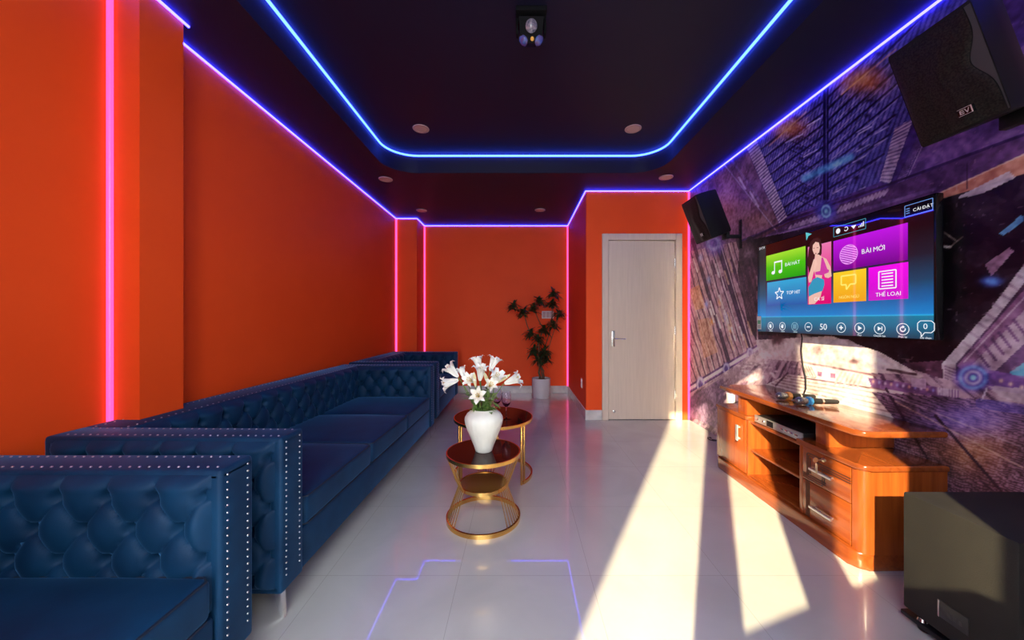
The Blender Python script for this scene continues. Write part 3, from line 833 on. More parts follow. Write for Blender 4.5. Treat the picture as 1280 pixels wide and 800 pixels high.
def lancet(bm, p, d, L, w, droop, up=(0, 0, 1), n=7, fold=.25):
    p, d = V(p), V(d).normalized(); s = d.cross(V(up))
    if s.length < 1e-3: s = V((1, 0, 0))
    s.normalize(); nn = s.cross(d)
    rows = []
    for i in range(n):
        t = i/(n-1); c = p+d*(L*t)+V((0, 0, -droop*L*t*t))
        ww = w*math.sin(PI*min(1, .12+.88*t))**.8 if t < 1 else 0.0003
        rows.append((bm.verts.new(c-s*ww+nn*ww*fold), bm.verts.new(c), bm.verts.new(c+s*ww+nn*ww*fold)))
    for a, b in zip(rows, rows[1:]):
        bm.faces.new((a[0], a[1], b[1], b[0])); bm.faces.new((a[1], a[2], b[2], b[1]))

def ray(px, py, d): return V(((px-649.3)/F*d, d, CAMZ-(py-400)/F*d))     # a point at depth d in the room
lil = [((561, 459), 2.09, (-.65, -.2, .75), 1.0, 0, 'white lily opening up and outward on the sofa side, above the drooping one'),
       ((556, 480), 2.06, (-.88, -.35, -.22), 1.0, 0, 'white lily drooping sideways over the vase on the sofa side'),
       ((576, 462), 2.16, (-.42, .25, .8), .8, 0, 'smaller white lily behind the blooms on the sofa side'),
       ((586, 474), 2.06, (-.30, -.85, .35), .85, 0, 'white lily facing forward just left of the bouquet centre'),
       ((596, 448), 2.17, (-.22, .1, .95), .95, 0, 'topmost white lily left of the bouquet centre'),
       ((601, 460), 2.10, (.10, -.25, .95), 1.0, 0, 'upright white lily at the bouquet centre below the topmost one'),
       ((597, 494), 2.02, (.02, -.95, .28), .95, 0, 'open star white lily low at the front of the vase mouth'),
       ((619, 449), 2.15, (.38, .05, .9), .95, 0, 'tall white lily reaching up right of the bouquet centre'),
       ((622, 468), 2.07, (.42, -.35, .8), 1.1, 0, 'broad white lily right of the bouquet centre'),
       ((614, 480), 2.05, (.30, -.75, .45), .8, 0, 'half hidden white lily facing forward right of the vase mouth'),
       ((647, 473), 2.10, (.88, -.15, .38), 1.05, 0, 'white lily stretching sideways toward the wine glass'),
       ((633, 471), 2.12, (.80, 0, .50), .9, 1, 'closed yellowish lily bud beside the sideways lily'),
       ((593, 470), 2.08, (-.10, -.1, .98), .8, 1, 'closed upright yellowish lily bud among the centre blooms'),
       ((607, 470), 2.10, (-.30, -.1, .95), .7, 1, 'closed slanting lily bud right of the bouquet centre')]
for i, ((px, py), d, dr_, s, bud, lab) in enumerate(lil):
    C_ = ray(px, py, d); dv = V(dr_).normalized()
    s *= 1.22; L = .088*s; base = C_-dv*L*.75
    root = V((VC.x+random.uniform(-.03, .03), VC.y+random.uniform(-.03, .03), ZT+.20))
    foot = V((VC.x-(base.x-VC.x)*.12, VC.y+random.uniform(-.02, .02), ZT+.03))
    t = thing('lily', lab, 'flower', root, 0, 'lilies in the white vase')
    bm = BM(); mid = root.lerp(base, .6)+V((0, 0, .012))
    pts = [foot-root, V((0, 0, 0)), mid-root, base-dv*.012-root, base-root]
    cur = []
    for a in range(len(pts)-1):
        for k in range(4): cur.append(pts[a].lerp(pts[a+1], k/4))
    cur.append(pts[-1]); tube(bm, cur, .0026, 6); obj('stem', bm, M['stem'], t)
    Mx = Matrix.Translation(base-root) @ frame_to(dv)
    bm = BM()
    if bud:
        lathe(bm, [(.002, -.004), (.006, .008), (.0095, L*.35), (.0105, L*.65), (.007, L*.9), (.0008, L*1.05)], 12, M=Mx, fn=lambda r, z, a: r*(1+.10*math.cos(3*a)))
        obj('bud', bm, M['bud'], t)
    else:
        ph = random.uniform(0, 1)
        for k in range(6):
            outer = k % 2
            petal(bm, Mx, L*(1.0 if outer else .97), (.0135 if outer else .0165)*s, .014*s, .034*s, .016*s*random.uniform(.6, 1.3), ph+k*PI/3)
        obj('bloom', bm, M['petal'], t, sharp=80)
        bm = BM()
        for k in range(6):
            a = ph+k*PI/3+.4; p = Mx @ V((.003*math.cos(a), .003*math.sin(a), L*.2)); q = Mx @ V((.011*math.cos(a), .011*math.sin(a), L*.80))
            rod(bm, p, q, .0009, 5); sphere(bm, q, .0026, 8, 6)
        obj('stamen', bm, M['stamen'], t)
    bm = BM()
    for k in range(10):
        tt = random.uniform(.03, .66); p = V((0, 0, 0)).lerp(base-root, tt)
        a = random.uniform(0, 2*PI)
        lancet(bm, p, (math.cos(a), math.sin(a)-.2, random.uniform(.0, .8)), random.uniform(.055, .095), random.uniform(.008, .013), random.uniform(.1, .5))
    obj('leaves', bm, M['lily_leaf'], t, sharp=80)

# wine glasses
m, nt, b = new_mat('clear_glass'); pset(b, color=(1, 1, 1), rough=.0, trans=1, ior=1.45); M['glass'] = m
m, nt, b = new_mat('purple_glass'); pset(b, color=(0.93, 0.90, 1.0), rough=.0, trans=1, ior=1.45); M['glass_p'] = m
gl = thing('wine_glass', 'stemmed wine glass standing in the open on the larger gold table', 'glass', (-.098, 2.655, .437), 0, 'wine glasses on the larger table')
bm = BM(); lathe(bm, [(.0001, .092), (.010, .094), (.024, .108), (.034, .130), (.0365, .152), (.034, .180), (.030, .205), (.0288, .205), (.0328, .180), (.0352, .152), (.0326, .131), (.022, .110), (.008, .098), (.0001, .097)], 32, cap=False); obj('bowl', bm, M['glass_p'], gl)
bm = BM(); lathe(bm, [(.0001, 0), (.034, 0), (.034, .0015), (.008, .006), (.0038, .012), (.0032, .06), (.0045, .085), (.010, .0935), (.0001, .0925)], 28, cap=False); obj('stem', bm, M['glass_p'], gl)
dup(gl, (-.172, 2.74, .437), .5, 'stemmed wine glass half hidden behind the lily leaves')

# ---------------------------------------------------------------- potted plant
PXp, PYp = .332, 5.43
pl = thing('potted_plant', 'tall dark leaved potted plant in the back corner', 'plant', (PXp, PYp, 0))
bm = BM(); lathe(bm, [(.0001, 0), (.130, 0), (.134, .006), (.142, .285), (.142, .292), (.132, .292), (.130, .255), (.0001, .255)], 48, cap=False); obj('pot', bm, M['pot'], pl, sharp=40)
bm = BM(); lathe(bm, [(.129, .25), (.129, .262), (.08, .268), (.0001, .272)], 32, cap=False); obj('soil', bm, M['soil'], pl)
cl = [(642, 383, .0), (654, 390, -.06), (667, 387, .05), (674, 377, -.03), (692, 367, .02), (690, 380, -.05), (699, 393, -.08), (691, 406, .04), (680, 412, -.06), (663, 417, .03), (673, 424, -.10), (668, 438, .06), (680, 440, -.09), (674, 450, .02), (682, 450, -.05)]
stems = [[(-.02, 0), 10, 9, 1, 0], [(.01, .02), 11, 8, 2, 3], [(.03, -.02), 13, 7, 5, 4], [(-.03, .02), 12, 14, 6]]
def cp(i):
    px, py, dd = cl[i]; p = ray(px, py, 5.40+dd); return p-V((PXp, PYp, 0))
for st in stems:
    (sx, sy), ids = st[0], st[1:]
    pts = [V((sx, sy, .262)), V((sx*1.2, sy, .40))]+[cp(i) for i in ids]
    cur = []
    for a in range(len(pts)-1):
        for k in range(5): cur.append(pts[a].lerp(pts[a+1], k/5)+V((.008*math.sin(a*3+k), .006*math.cos(a+k), 0)))
    cur.append(pts[-1])
    bm = BM(); tube(bm, cur, .01, 7, radii=[.012-.008*i/len(cur) for i in range(len(cur))]); obj('stem', bm, M['plant_stem'], pl)
for i in range(len(cl)):
    c = cp(i); bm = BM(); size = .16 if i < 7 else .17
    for k in range(46):
        a = k*2.399+i; el = random.uniform(-.25, 1.15)
        d = (math.cos(a)*math.cos(el), math.sin(a)*math.cos(el), math.sin(el))
        lancet(bm, c+V((0, 0, random.uniform(-.05, .03))), d, size*random.uniform(.6, 1.08), .019, random.uniform(.2, .6))
    obj('leaf_cluster', bm, M['plant_leaf'], pl, sharp=80)

# ---------------------------------------------------------------- television
TVY, TVZ, TVX = 2.27, 1.425, 1.985
tv = thing('television', 'large flat television showing a colourful song menu on the printed wall', 'television', (TVX, TVY, TVZ))
def S(s, t, n=.0): return V((-.055-n, -s, t))            # screen coordinates: s to the viewer's right, t up
HW, HH = .620, .343
bm = BM(); box(bm, (-.054, -HW, -HH), (-.015, HW, HH), bev=.006); obj('casing', bm, M['black_gloss'], tv)
bm = BM(); box(bm, (-.016, -.25, -.2), (.012, .25, .2), bev=.004); obj('wall_mount', bm, M['black_plastic'], tv)
def quad(bm, s0, s1, t0, t1, n):
    vs = [bm.verts.new(S(s, t, n)) for s, t in ((s0, t0), (s1, t0), (s1, t1), (s0, t1))]; bm.faces.new(vs)
def solid(bm, pts, n0, n1):
    A = [bm.verts.new(S(s, t, n0)) for s, t in pts]; B = [bm.verts.new(S(s, t, n1)) for s, t in pts]
    bm.faces.new(A[::-1]); bm.faces.new(B)
    for i in range(len(pts)):
        j = (i+1) % len(pts); bm.faces.new((A[i], A[j], B[j], B[i]))
def scr_mat(name, stops, t0, t1, strength=1.0, rough=.018):
    """emission with stops along the screen's height (the picture the screen shows)"""
    m, nt, b = new_mat(name); pset(b, color=(0.004, 0.004, 0.005), rough=rough, emit_s=strength, spec=1.0)
    tc = nt.nodes.new('ShaderNodeTexCoord'); sx = nt.nodes.new('ShaderNodeSeparateXYZ'); nt.links.new(tc.outputs['Object'], sx.inputs['Vector'])
    mr = nt.nodes.new('ShaderNodeMapRange'); mr.inputs['From Min'].default_value = t0; mr.inputs['From Max'].default_value = t1
    nt.links.new(sx.outputs['Z'], mr.inputs['Value'])
    r = nt.nodes.new('ShaderNodeValToRGB'); e = r.color_ramp.elements
    e[0].position = stops[0][0]; e[0].color = (*lin(stops[0][1]), 1); e[1].position = stops[-1][0]; e[1].color = (*lin(stops[-1][1]), 1)
    for p, c in stops[1:-1]:
        x = e.new(p); x.color = (*lin(c), 1)
    nt.links.new(mr.outputs['Result'], r.inputs['Fac']); nt.links.new(r.outputs['Color'], b.inputs['Emission Color'])
    return m
def flat(c, name='screen_ink', s=1.0): return emitter(name, lin(c), s, base=(0.004, 0.004, 0.005), rough=.02)
scr = scr_mat('screen_glow', [(0, (16, 60, 84)), (.10, (8, 108, 145)), (.165, (4, 122, 160)), (.172, (40, 175, 225)), (.182, (0, 128, 205)), (.28, (0, 100, 170)), (.42, (4, 64, 100)), (.60, (6, 26, 44)), (.8, (6, 4, 12)), (1, (5, 2, 8))], -HH, HH)
bm = BM(); quad(bm, -HW+.008, HW-.008, -HH+.003, HH-.008, .0005); screen = obj('screen', bm, scr, tv, smooth=False)
def sy(px): return TVY-858.85/(px-649.3)
def rect_part(name, s0, s1, t0, t1, mat, n=.0012, parent=tv, label=None):
    bm = BM(); quad(bm, s0, s1, t0, t1, n); return obj(name, bm, mat, parent, smooth=False, label=label)
import unicodedata
def text_part(name, body, s, t, size, mat, parent, n=.0022):
    """lettering laid out glyph by glyph, accents added as small strokes"""
    bm = BM(); x = 0.0; dg = None; marks = []
    for ch in body:
        if ch == ' ': x += .28*size; continue
        d = unicodedata.normalize('NFD', 'D' if ch == 'Đ' else 'd' if ch == 'đ' else ch); base, acc = d[0], d[1:]
        c = bpy.data.curves.new(name, 'FONT'); c.body = base; c.size = size; c.resolution_u = 3
        tmp = bpy.data.objects.new(name, c); COL.objects.link(tmp)
        dg = bpy.context.evaluated_depsgraph_get(); dg.update()
        me = bpy.data.meshes.new_from_object(tmp.evaluated_get(dg)); bpy.data.objects.remove(tmp)
        xs = [v.co.x for v in me.vertices]; ys = [v.co.y for v in me.vertices]
        x0, x1, top = min(xs), max(xs), max(ys)
        vs = [bm.verts.new((v.co.x-x0+x, v.co.y, 0)) for v in me.vertices]
        for p in me.polygons:
            try: bm.faces.new([vs[i] for i in p.vertices])
            except ValueError: pass
        bpy.data.meshes.remove(me)
        w = x1-x0; cx = x+w/2; k = size; lift = 0
        for a in acc:
            o = ord(a)
            if o == 0x323: marks.append(((cx-.04*k, -.13*k), (cx+.04*k, -.13*k), .08*k)); continue
            if o == 0x31B: marks.append(((x+w-.06*k, top-.10*k), (x+w+.07*k, top+.02*k), .07*k)); continue
            y = top+.07*k+lift
            if o == 0x301: marks.append(((cx-.03*k, y), (cx+.09*k, y+.11*k), .06*k))
            elif o == 0x300: marks.append(((cx+.03*k, y), (cx-.09*k, y+.11*k), .06*k))
            elif o == 0x309: marks.append(((cx+.12*k, y), (cx+.14*k, y+.11*k), .07*k))
            elif o == 0x303: marks += [((cx-.12*k, y+.02*k), (cx-.01*k, y+.07*k), .05*k), ((cx-.01*k, y+.05*k), (cx+.12*k, y+.04*k), .05*k)]
            elif o == 0x302: marks += [((cx-.12*k, y), (cx, y+.09*k), .05*k), ((cx, y+.09*k), (cx+.12*k, y), .05*k)]; lift = .10*k
            elif o == 0x306: marks += [((cx-.10*k, y+.08*k), (cx, y+.02*k), .05*k), ((cx, y+.02*k), (cx+.10*k, y+.08*k), .05*k)]; lift = .10*k
        if ch in 'Đđ': marks.append(((x-.06*k, top*.5), (x+w*.45, top*.5), .08*k))
        x += w+.085*size
    for p, q, w in marks:
        p, q = V((*p, 0)), V((*q, 0)); d = (q-p).normalized(); e = V((-d.y, d.x, 0))*w/2
        bm.faces.new([bm.verts.new(v) for v in (p-e, q-e, q+e, p+e)])
    for v in bm.verts: v.co = S(s+v.co.x-x/2, t+v.co.y-.34*size, n)
    return obj(name, bm, mat, parent, smooth=False)
white = flat((245, 245, 250), 'screen_white', 1.0)
def tz(z_): return z_-TVZ
G = {}
green = scr_mat('tile_green', [(0, (0, 160, 20)), (.5, (60, 190, 20)), (1, (160, 222, 50))], tz(1.481), tz(1.675))
blue = scr_mat('tile_blue', [(0, (0, 90, 170)), (1, (30, 165, 215))], tz(1.285), tz(1.466))
purple = scr_mat('tile_purple', [(0, (112, 0, 140)), (1, (190, 20, 225))], tz(1.475), tz(1.66))
orng = scr_mat('tile_orange', [(0, (240, 160, 30)), (1, (250, 205, 40))], tz(1.282), tz(1.464))
mag = scr_mat('tile_magenta', [(0, (200, 20, 200)), (1, (240, 10, 235))], tz(1.282), tz(1.4646))
pink = scr_mat('tile_pink', [(0, (220, 0, 110)), (.5, (225, 40, 140)), (1, (235, 120, 175))], tz(1.278), tz(1.663))
def tile(y0, y1, z0, z1, mat, lab):
    return rect_part('menu_tile', TVY-y0, TVY-y1, tz(z0), tz(z1), mat, label=lab)
def ln(bm, p, q, w, n=.0022):
    p, q = V(p), V(q); d = (q-p).normalized(); s_ = V((-d.y, d.x))*w/2
    vs = [bm.verts.new(S(a.x, a.y, n)) for a in (p-s_, q-s_, q+s_, p+s_)]; bm.faces.new(vs)
def pl_(bm, pts, w, closed=True, n=.0022):
    for i in range(len(pts) if closed else len(pts)-1): ln(bm, pts[i], pts[(i+1) % len(pts)], w, n)
def ell(bm, c, rx, ry, n=.0022, k=26, mat=None):
    vs = [bm.verts.new(S(c[0]+rx*math.cos(2*PI*i/k), c[1]+ry*math.sin(2*PI*i/k), n)) for i in range(k)]; bm.faces.new(vs)
def circ(bm, c, r, w, n=.0022, k=32, a0=0, a1=360):
    for i in range(k):
        a, b = math.radians(a0+(a1-a0)*i/k), math.radians(a0+(a1-a0)*(i+1)/k)
        vs = [bm.verts.new(S(c[0]+rr*math.cos(x), c[1]+rr*math.sin(x), n)) for rr, x in ((r-w/2, a), (r+w/2, a), (r+w/2, b), (r-w/2, b))]; bm.faces.new(vs)
def fill(bm, pts, n=.0022):
    vs = [bm.verts.new(S(p[0], p[1], n)) for p in pts]; bm.faces.new(vs)
# green
g_ = tile(2.782, 2.401, 1.481, 1.675, green, 'green menu tile')
bm = BM(); s0, s1 = sy(968.5), sy(977.5)
for s_ in (s0, s1): ln(bm, (s_, tz(1.535)), (s_, tz(1.613)), .008); ell(bm, (s_-.014, tz(1.535)), .018, .013)
ln(bm, (s0-.004, tz(1.611)), (s1+.004, tz(1.611)), .012); obj('note_icon', bm, white, g_, smooth=False)
text_part('lettering', 'BÀI HÁT', sy(991), tz(1.577), .036, white, g_)
# blue
g_ = tile(2.772, 2.394, 1.285, 1.466, blue, 'blue menu tile')
bm = BM(); c0 = (sy(974.5), tz(1.370)); pts = [(c0[0]+(.046 if i % 2 == 0 else .020)*math.sin(i*PI/5), c0[1]+(.046 if i % 2 == 0 else .020)*math.cos(i*PI/5)) for i in range(10)]
pl_(bm, pts, .007); obj('star_icon', bm, white, g_, smooth=False)
text_part('lettering', 'TOP HIT', sy(992), tz(1.372), .034, white, g_)
# purple
g_ = tile(2.187, 1.768, 1.475, 1.66, purple, 'wide purple menu tile')
bm = BM(); c0 = (sy(1061), tz(1.560)); R_ = .056
for i in range(9):
    t0_ = -R_+i*(2*R_/9); t1_ = t0_+R_/9*1.15
    w0, w1 = math.sqrt(max(0, R_**2-t0_**2)), math.sqrt(max(0, R_**2-min(R_, t1_)**2))
    ca, sa = math.cos(-.35), math.sin(-.35)
    fill(bm, [(c0[0]+x*ca-y*sa, c0[1]+x*sa+y*ca) for x, y in ((-w0, t0_), (w0, t0_), (w1+.0005, t1_), (-w1-.0005, t1_))])
circ(bm, c0, R_, .004); obj('globe_icon', bm, flat((235, 150, 245), 'icon_lilac'), g_, smooth=False)
text_part('lettering', 'BÀI MỚI', sy(1092), tz(1.560), .037, white, g_)
# orange
g_ = tile(2.187, 1.98, 1.282, 1.464, orng, 'orange menu tile')
bm = BM(); a0, a1 = sy(1052), sy(1070)
pl_(bm, [(a0, tz(1.385)), (a0, tz(1.438)), (a1, tz(1.438)), (a1, tz(1.385)), ((a0+a1)/2+.012, tz(1.385)), ((a0+a1)/2-.012, tz(1.356)), ((a0+a1)/2-.014, tz(1.385))], .009)
obj('bubble_icon', bm, flat((255, 235, 110), 'icon_yellow'), g_, smooth=False)
text_part('lettering', 'NGÔN NGỮ', sy(1061.5), tz(1.312), .024, flat((255, 232, 120), 'text_yellow'), g_)
# magenta
g_ = tile(1.967, 1.766, 1.282, 1.4646, mag, 'magenta menu tile')
bm = BM(); a0, a1 = sy(1099), sy(1120.5); z0_, z1_ = tz(1.342), tz(1.434)
pl_(bm, [(a0, z0_), (a0, z1_), (a1, z1_), (a1, z0_)], .006)
for i in range(5): ln(bm, (a0+.014, z0_+.014+i*.016), (a1-.014, z0_+.014+i*.016), .006)
obj('list_icon', bm, white, g_, smooth=False)
text_part('lettering', 'THỂ LOẠI', sy(1110.5), tz(1.312), .030, white, g_)
# singer picture
g_ = tile(2.381, 2.202, 1.278, 1.663, pink, 'pink picture tile with a woman in a pink top and blue skirt')
def ppt(px, py):
    y = 858.85/(px-649.3); return (TVY-y, CAMZ-(py-400)*y/F-TVZ)
def zp(a, b_): return ppt(1008+a*36/306, 290+b_*94/800)
def shape(name, mat, polys, n, parent=g_):
    bm = BM()
    for P_ in polys:
        vs = [bm.verts.new(S(*zp(*p), n)) for p in P_]
        try: bm.faces.new(vs)
        except Exception: pass
    bmesh.ops.triangulate(bm, faces=bm.faces[:]); return obj(name, bm, mat, parent, smooth=False)
hair, skin = flat((52, 26, 30), 'picture_hair'), flat((236, 186, 172), 'picture_skin')
shape('hair', hair, [[(120, 60), (155, 80), (168, 150), (165, 230), (140, 285), (110, 300), (95, 260), (75, 320), (55, 420), (30, 430), (14, 330), (25, 200), (45, 110), (80, 68)]], .0018)
shape('skin', skin, [[(100, 105), (135, 112), (148, 165), (140, 215), (112, 245), (85, 235), (68, 190), (72, 140)],
                     [(95, 240), (135, 240), (170, 265), (215, 285), (260, 370), (272, 470), (235, 490), (200, 480), (180, 400), (165, 500), (105, 500), (85, 400)],
                     [(80, 290), (110, 290), (120, 340), (80, 430), (55, 530), (30, 540), (22, 480), (50, 390)],
                     [(28, 690), (100, 640), (170, 620), (150, 700), (90, 765), (28, 768)]], .0021)
shape('pink_top', flat((205, 60, 160), 'picture_pink'), [[(165, 270), (182, 275), (185, 370), (245, 405), (240, 430), (170, 460), (100, 455), (98, 425), (150, 415), (168, 370)]], .0024)
shape('blue_skirt', flat((30, 150, 190), 'picture_blue'), [[(72, 505), (120, 480), (190, 505), (195, 560), (175, 625), (90, 655), (28, 688), (24, 590)]], .0024)
shape('face_features', flat((120, 40, 50), 'picture_lip'), [[(92, 228), (104, 224), (116, 228), (104, 236)], [(76, 172), (92, 168), (92, 173), (78, 177)], [(112, 165), (132, 163), (132, 168), (113, 171)]], .0026)
text_part('lettering', 'CA SĨ', ppt(1024.5, 374)[0], tz(1.312), .032, white, g_, n=.0030)
# control row
zb = tz(1.13); soft_ink = flat((190, 200, 205), 'icon_soft')
def btn(px, r=.0285):
    bm = BM(); c0 = (sy(px), zb); circ(bm, c0, r, .0032); return bm, c0
def handshape(bm, c0, up):
    fill(bm, [(c0[0]-.010, c0[1]-.014), (c0[0]+.008, c0[1]-.014), (c0[0]+.010, c0[1]+.002), (c0[0]-.010, c0[1]+.002)])
    for k in range(4): ln(bm, (c0[0]-.008+k*.0055, c0[1]), (c0[0]-.008+k*.0055+up, c0[1]+.014), .004)
    ln(bm, (c0[0]-.008, c0[1]-.008), (c0[0]-.016, c0[1]+.002), .004)
bm, c0 = btn(963.5); handshape(bm, c0, -.003); obj('control_button', bm, white, screen, smooth=False)
bm, c0 = btn(978.3); handshape(bm, c0, .001); obj('control_button', bm, white, screen, smooth=False)
bm, c0 = btn(993.7)
for k in range(4): ln(bm, (c0[0]-.012+k*.008, c0[1]-.016), (c0[0]-.012+k*.008, c0[1]+.016), .003)
obj('control_button', bm, flat((150, 190, 205), 'icon_grey'), screen, smooth=False)
bm, c0 = btn(1010.8); ln(bm, (c0[0]-.013, c0[1]), (c0[0]+.013, c0[1]), .007); obj('control_button', bm, white, screen, smooth=False)
text_part('volume_number', '50', sy(1030), zb+.003, .056, white, screen)
bm, c0 = btn(1051.8); ln(bm, (c0[0]-.013, c0[1]), (c0[0]+.013, c0[1]), .007); ln(bm, (c0[0], c0[1]-.013), (c0[0], c0[1]+.013), .007, .0023); obj('control_button', bm, white, screen, smooth=False)
bm, c0 = btn(1074.9); fill(bm, [(c0[0]-.009, c0[1]-.014), (c0[0]+.014, c0[1]), (c0[0]-.009, c0[1]+.014)]); obj('control_button', bm, white, screen, smooth=False)
bm, c0 = btn(1100); fill(bm, [(c0[0]-.010, c0[1]-.012), (c0[0]+.010, c0[1]), (c0[0]-.010, c0[1]+.012)]); ln(bm, (c0[0]+.012, c0[1]-.012), (c0[0]+.012, c0[1]+.012), .004); obj('control_button', bm, white, screen, smooth=False)
bm, c0 = btn(1129); circ(bm, c0, .0115, .005, a0=75, a1=385); fill(bm, [(c0[0]-.002, c0[1]+.004), (c0[0]+.010, c0[1]+.011), (c0[0]-.001, c0[1]+.019)]); obj('control_button', bm, white, screen, smooth=False)
bm = BM(); x0_, x1_, y0_, y1_ = sy(1147.5), sy(1168.5), zb-.014, zb+.042
c_ = .012; pl_(bm, [(x0_+c_, y1_), (x1_-c_, y1_), (x1_, y1_-c_), (x1_, y0_+c_), (x1_-c_, y0_), (x0_+.030, y0_), (x0_+.016, y0_-.020), (x0_+.014, y0_), (x0_+c_, y0_), (x0_, y0_+c_), (x0_, y1_-c_)], .0034)
obj('queue_bubble', bm, white, screen, smooth=False)
text_part('queue_number', '0', (x0_+x1_)/2, zb+.016, .038, white, screen)
for px, tx in [(1075, 'Play'), (1100, 'Chuyển bài'), (1129, 'Phát lại'), (1158, 'Đã chọn')]:
    text_part('button_caption', tx, sy(px), -HH+.0095, .014, white, screen)
for px in (964, 979, 994.5):
    bm = BM(); ln(bm, (sy(px)-.017, -HH+.010), (sy(px)+.017, -HH+.010), .005); obj('button_caption', bm, soft_ink, screen, smooth=False)
# status icons, settings box, pointer
tcol = flat((70, 150, 170), 'icon_teal')
bm = BM(); a0, a1 = sy(1042.5), sy(1082.5); pl_(bm, [(a0, tz(1.685)), (a0, tz(1.742)), (a1, tz(1.742)), (a1, tz(1.685))], .003); obj('status_box', bm, tcol, screen, smooth=False)
bm = BM()
ell(bm, (sy(1048), tz(1.714)), .014, .016); c0 = (sy(1058), tz(1.714)); circ(bm, c0, .011, .004, a0=200, a1=500); c0 = (sy(1067.5), tz(1.714))
fill(bm, [(c0[0]-.016, c0[1]+.008), (c0[0]+.016, c0[1]+.008), (c0[0], c0[1]-.012)])
for k in range(4): ln(bm, (sy(1074)+k*.009, tz(1.702)), (sy(1074)+k*.009, tz(1.708+.007*k)), .005)
obj('status_icons', bm, white, screen, smooth=False)
bm = BM(); a0, a1 = sy(1131.5), sy(1166.5); pl_(bm, [(a0, tz(1.690)), (a0, tz(1.745)), (a1, tz(1.745)), (a1, tz(1.690))], .003)
for k in range(3): ln(bm, (a0+.006, tz(1.706+.011*k)), (a0+.022, tz(1.706+.011*k)), .004)
st_ = obj('settings_box', bm, flat((110, 150, 220), 'icon_blue'), screen, smooth=False)
text_part('settings_text', 'CÀI ĐẶT', sy(1154.5), tz(1.714), .0215, white, screen)
bm = BM(); c0 = (sy(1007.5), tz(1.766)); fill(bm, [c0, (c0[0]+.050, c0[1]-.022), (c0[0]+.022, c0[1]-.030), (c0[0]+.006, c0[1]-.056)]); obj('pointer_arrow', bm, flat((90, 195, 200), 'icon_cyan'), screen, smooth=False)
text_part('corner_text', 'SATA', -HW+.062, HH-.021, .026, white, screen)
# sticker at lower corner
bm = BM(); quad(bm, -HW+.004, -HW+.052, -HH+.02, -HH+.125, .0030); stk = obj('energy_sticker', bm, simple('sticker_paper', (0.72, 0.74, 0.70), .5), tv, smooth=False, label='white and green paper sticker')
bm = BM(); quad(bm, -HW+.010, -HW+.046, -HH+.062, -HH+.092, .0035); obj('printed_band', bm, simple('sticker_green', (0.12, 0.45, 0.25), .5), stk, smooth=False)
bm = BM()
for k in range(6): ln(bm, (-HW+.010, -HH+.028+k*.005), (-HW+.046, -HH+.028+k*.005), .0018, .0035)
obj('printed_lines', bm, simple('sticker_ink', (0.05, 0.05, 0.05), .6), stk, smooth=False)
# cable down to the cabinet
bm = BM(); pts = [(1.972, 2.50, 1.10), (1.985, 2.50, 1.05), (1.990, 2.515, .96), (1.990, 2.50, .86), (1.990, 2.475, .78), (1.988, 2.47, .70), (1.982, 2.48, .664)]
cur = []
for a, b in zip(pts, pts[1:]):
    for k in range(4): cur.append(V(a).lerp(V(b), k/4))
cur.append(V(pts[-1])); c0 = V(pts[-1])
tube(bm, [p-c0 for p in cur], .0042, 8); o = obj('power_cable', bm, M['black_plastic']); o.location = c0
tag(o, 'thin black cable hanging from the television down to the wooden cabinet', 'cable')

# ---------------------------------------------------------------- wooden cabinet
CX, CY = 1.60, 2.27
cb = thing('media_cabinet', 'orange cherry wood cabinet with drawers and open shelf under the television', 'cabinet', (CX, CY, 0))
def cbx(name, lo, hi, mat, parent=cb, bev=.003, seg=2, label=None, edges=None):
    """box in room coordinates"""
    o = V((CX, CY, 0)); bm = BM(); box(bm, V(lo)-o, V(hi)-o, bev=bev, seg=seg, edges=edges); return obj(name, bm, mat, parent, label=label)
def rounded(x0, x1, y0, y1, r, n=6, far=True, near=True):
    pts = []
    for i in range(n+1):
        a = math.radians(180+90*i/n); pts.append((x0+r+r*math.cos(a), y0+r+r*math.sin(a)) if near else (x0, y0))
    pts += [(x1, y0), (x1, y1)]
    for i in range(n+1):
        a = math.radians(90+90*i/n); pts.append((x0+r+r*math.cos(a), y1-r+r*math.sin(a)) if far else (x0, y1))
    return pts
def slab(name, x0, x1, y0, y1, z0, z1, r, mat, bev=.005, parent=cb, far=True):
    pts = [(x-CX, y-CY) for x, y in rounded(x0, x1, y0, y1, r, far=far)]
    bm = BM(); prism(bm, pts, 'z', z0, z1)
    es = [e for e in bm.edges if abs(e.verts[0].co.z-e.verts[1].co.z) < 1e-6]
    bmesh.ops.bevel(bm, geom=es, offset=bev, segments=3, affect='EDGES', profile=.5)
    return obj(name, bm, mat, parent, sharp=35)
XW = 1.992
slab('top_panel', 1.595, XW, 1.655, 2.872, .626, .655, .045, M['wood_top'], bev=.009)
slab('plinth', 1.583, XW, 1.665, 2.885, 0, .082, .055, M['wood_y'], bev=.010)
slab('near_deck', 1.594, XW, 1.648, 2.050, .470, .497, .040, M['wood_top'], bev=.008, far=False)
slab('far_deck', 1.596, XW, 2.500, 2.905, .470, .497, .020, M['wood_top'], bev=.007)
# riser blocks
cbx('riser', (1.645, 1.89, .497), (XW, 1.978, .626), M['wood_z']); cbx('riser', (1.620, 2.535, .497), (XW, 2.64, .626), M['wood_z'])
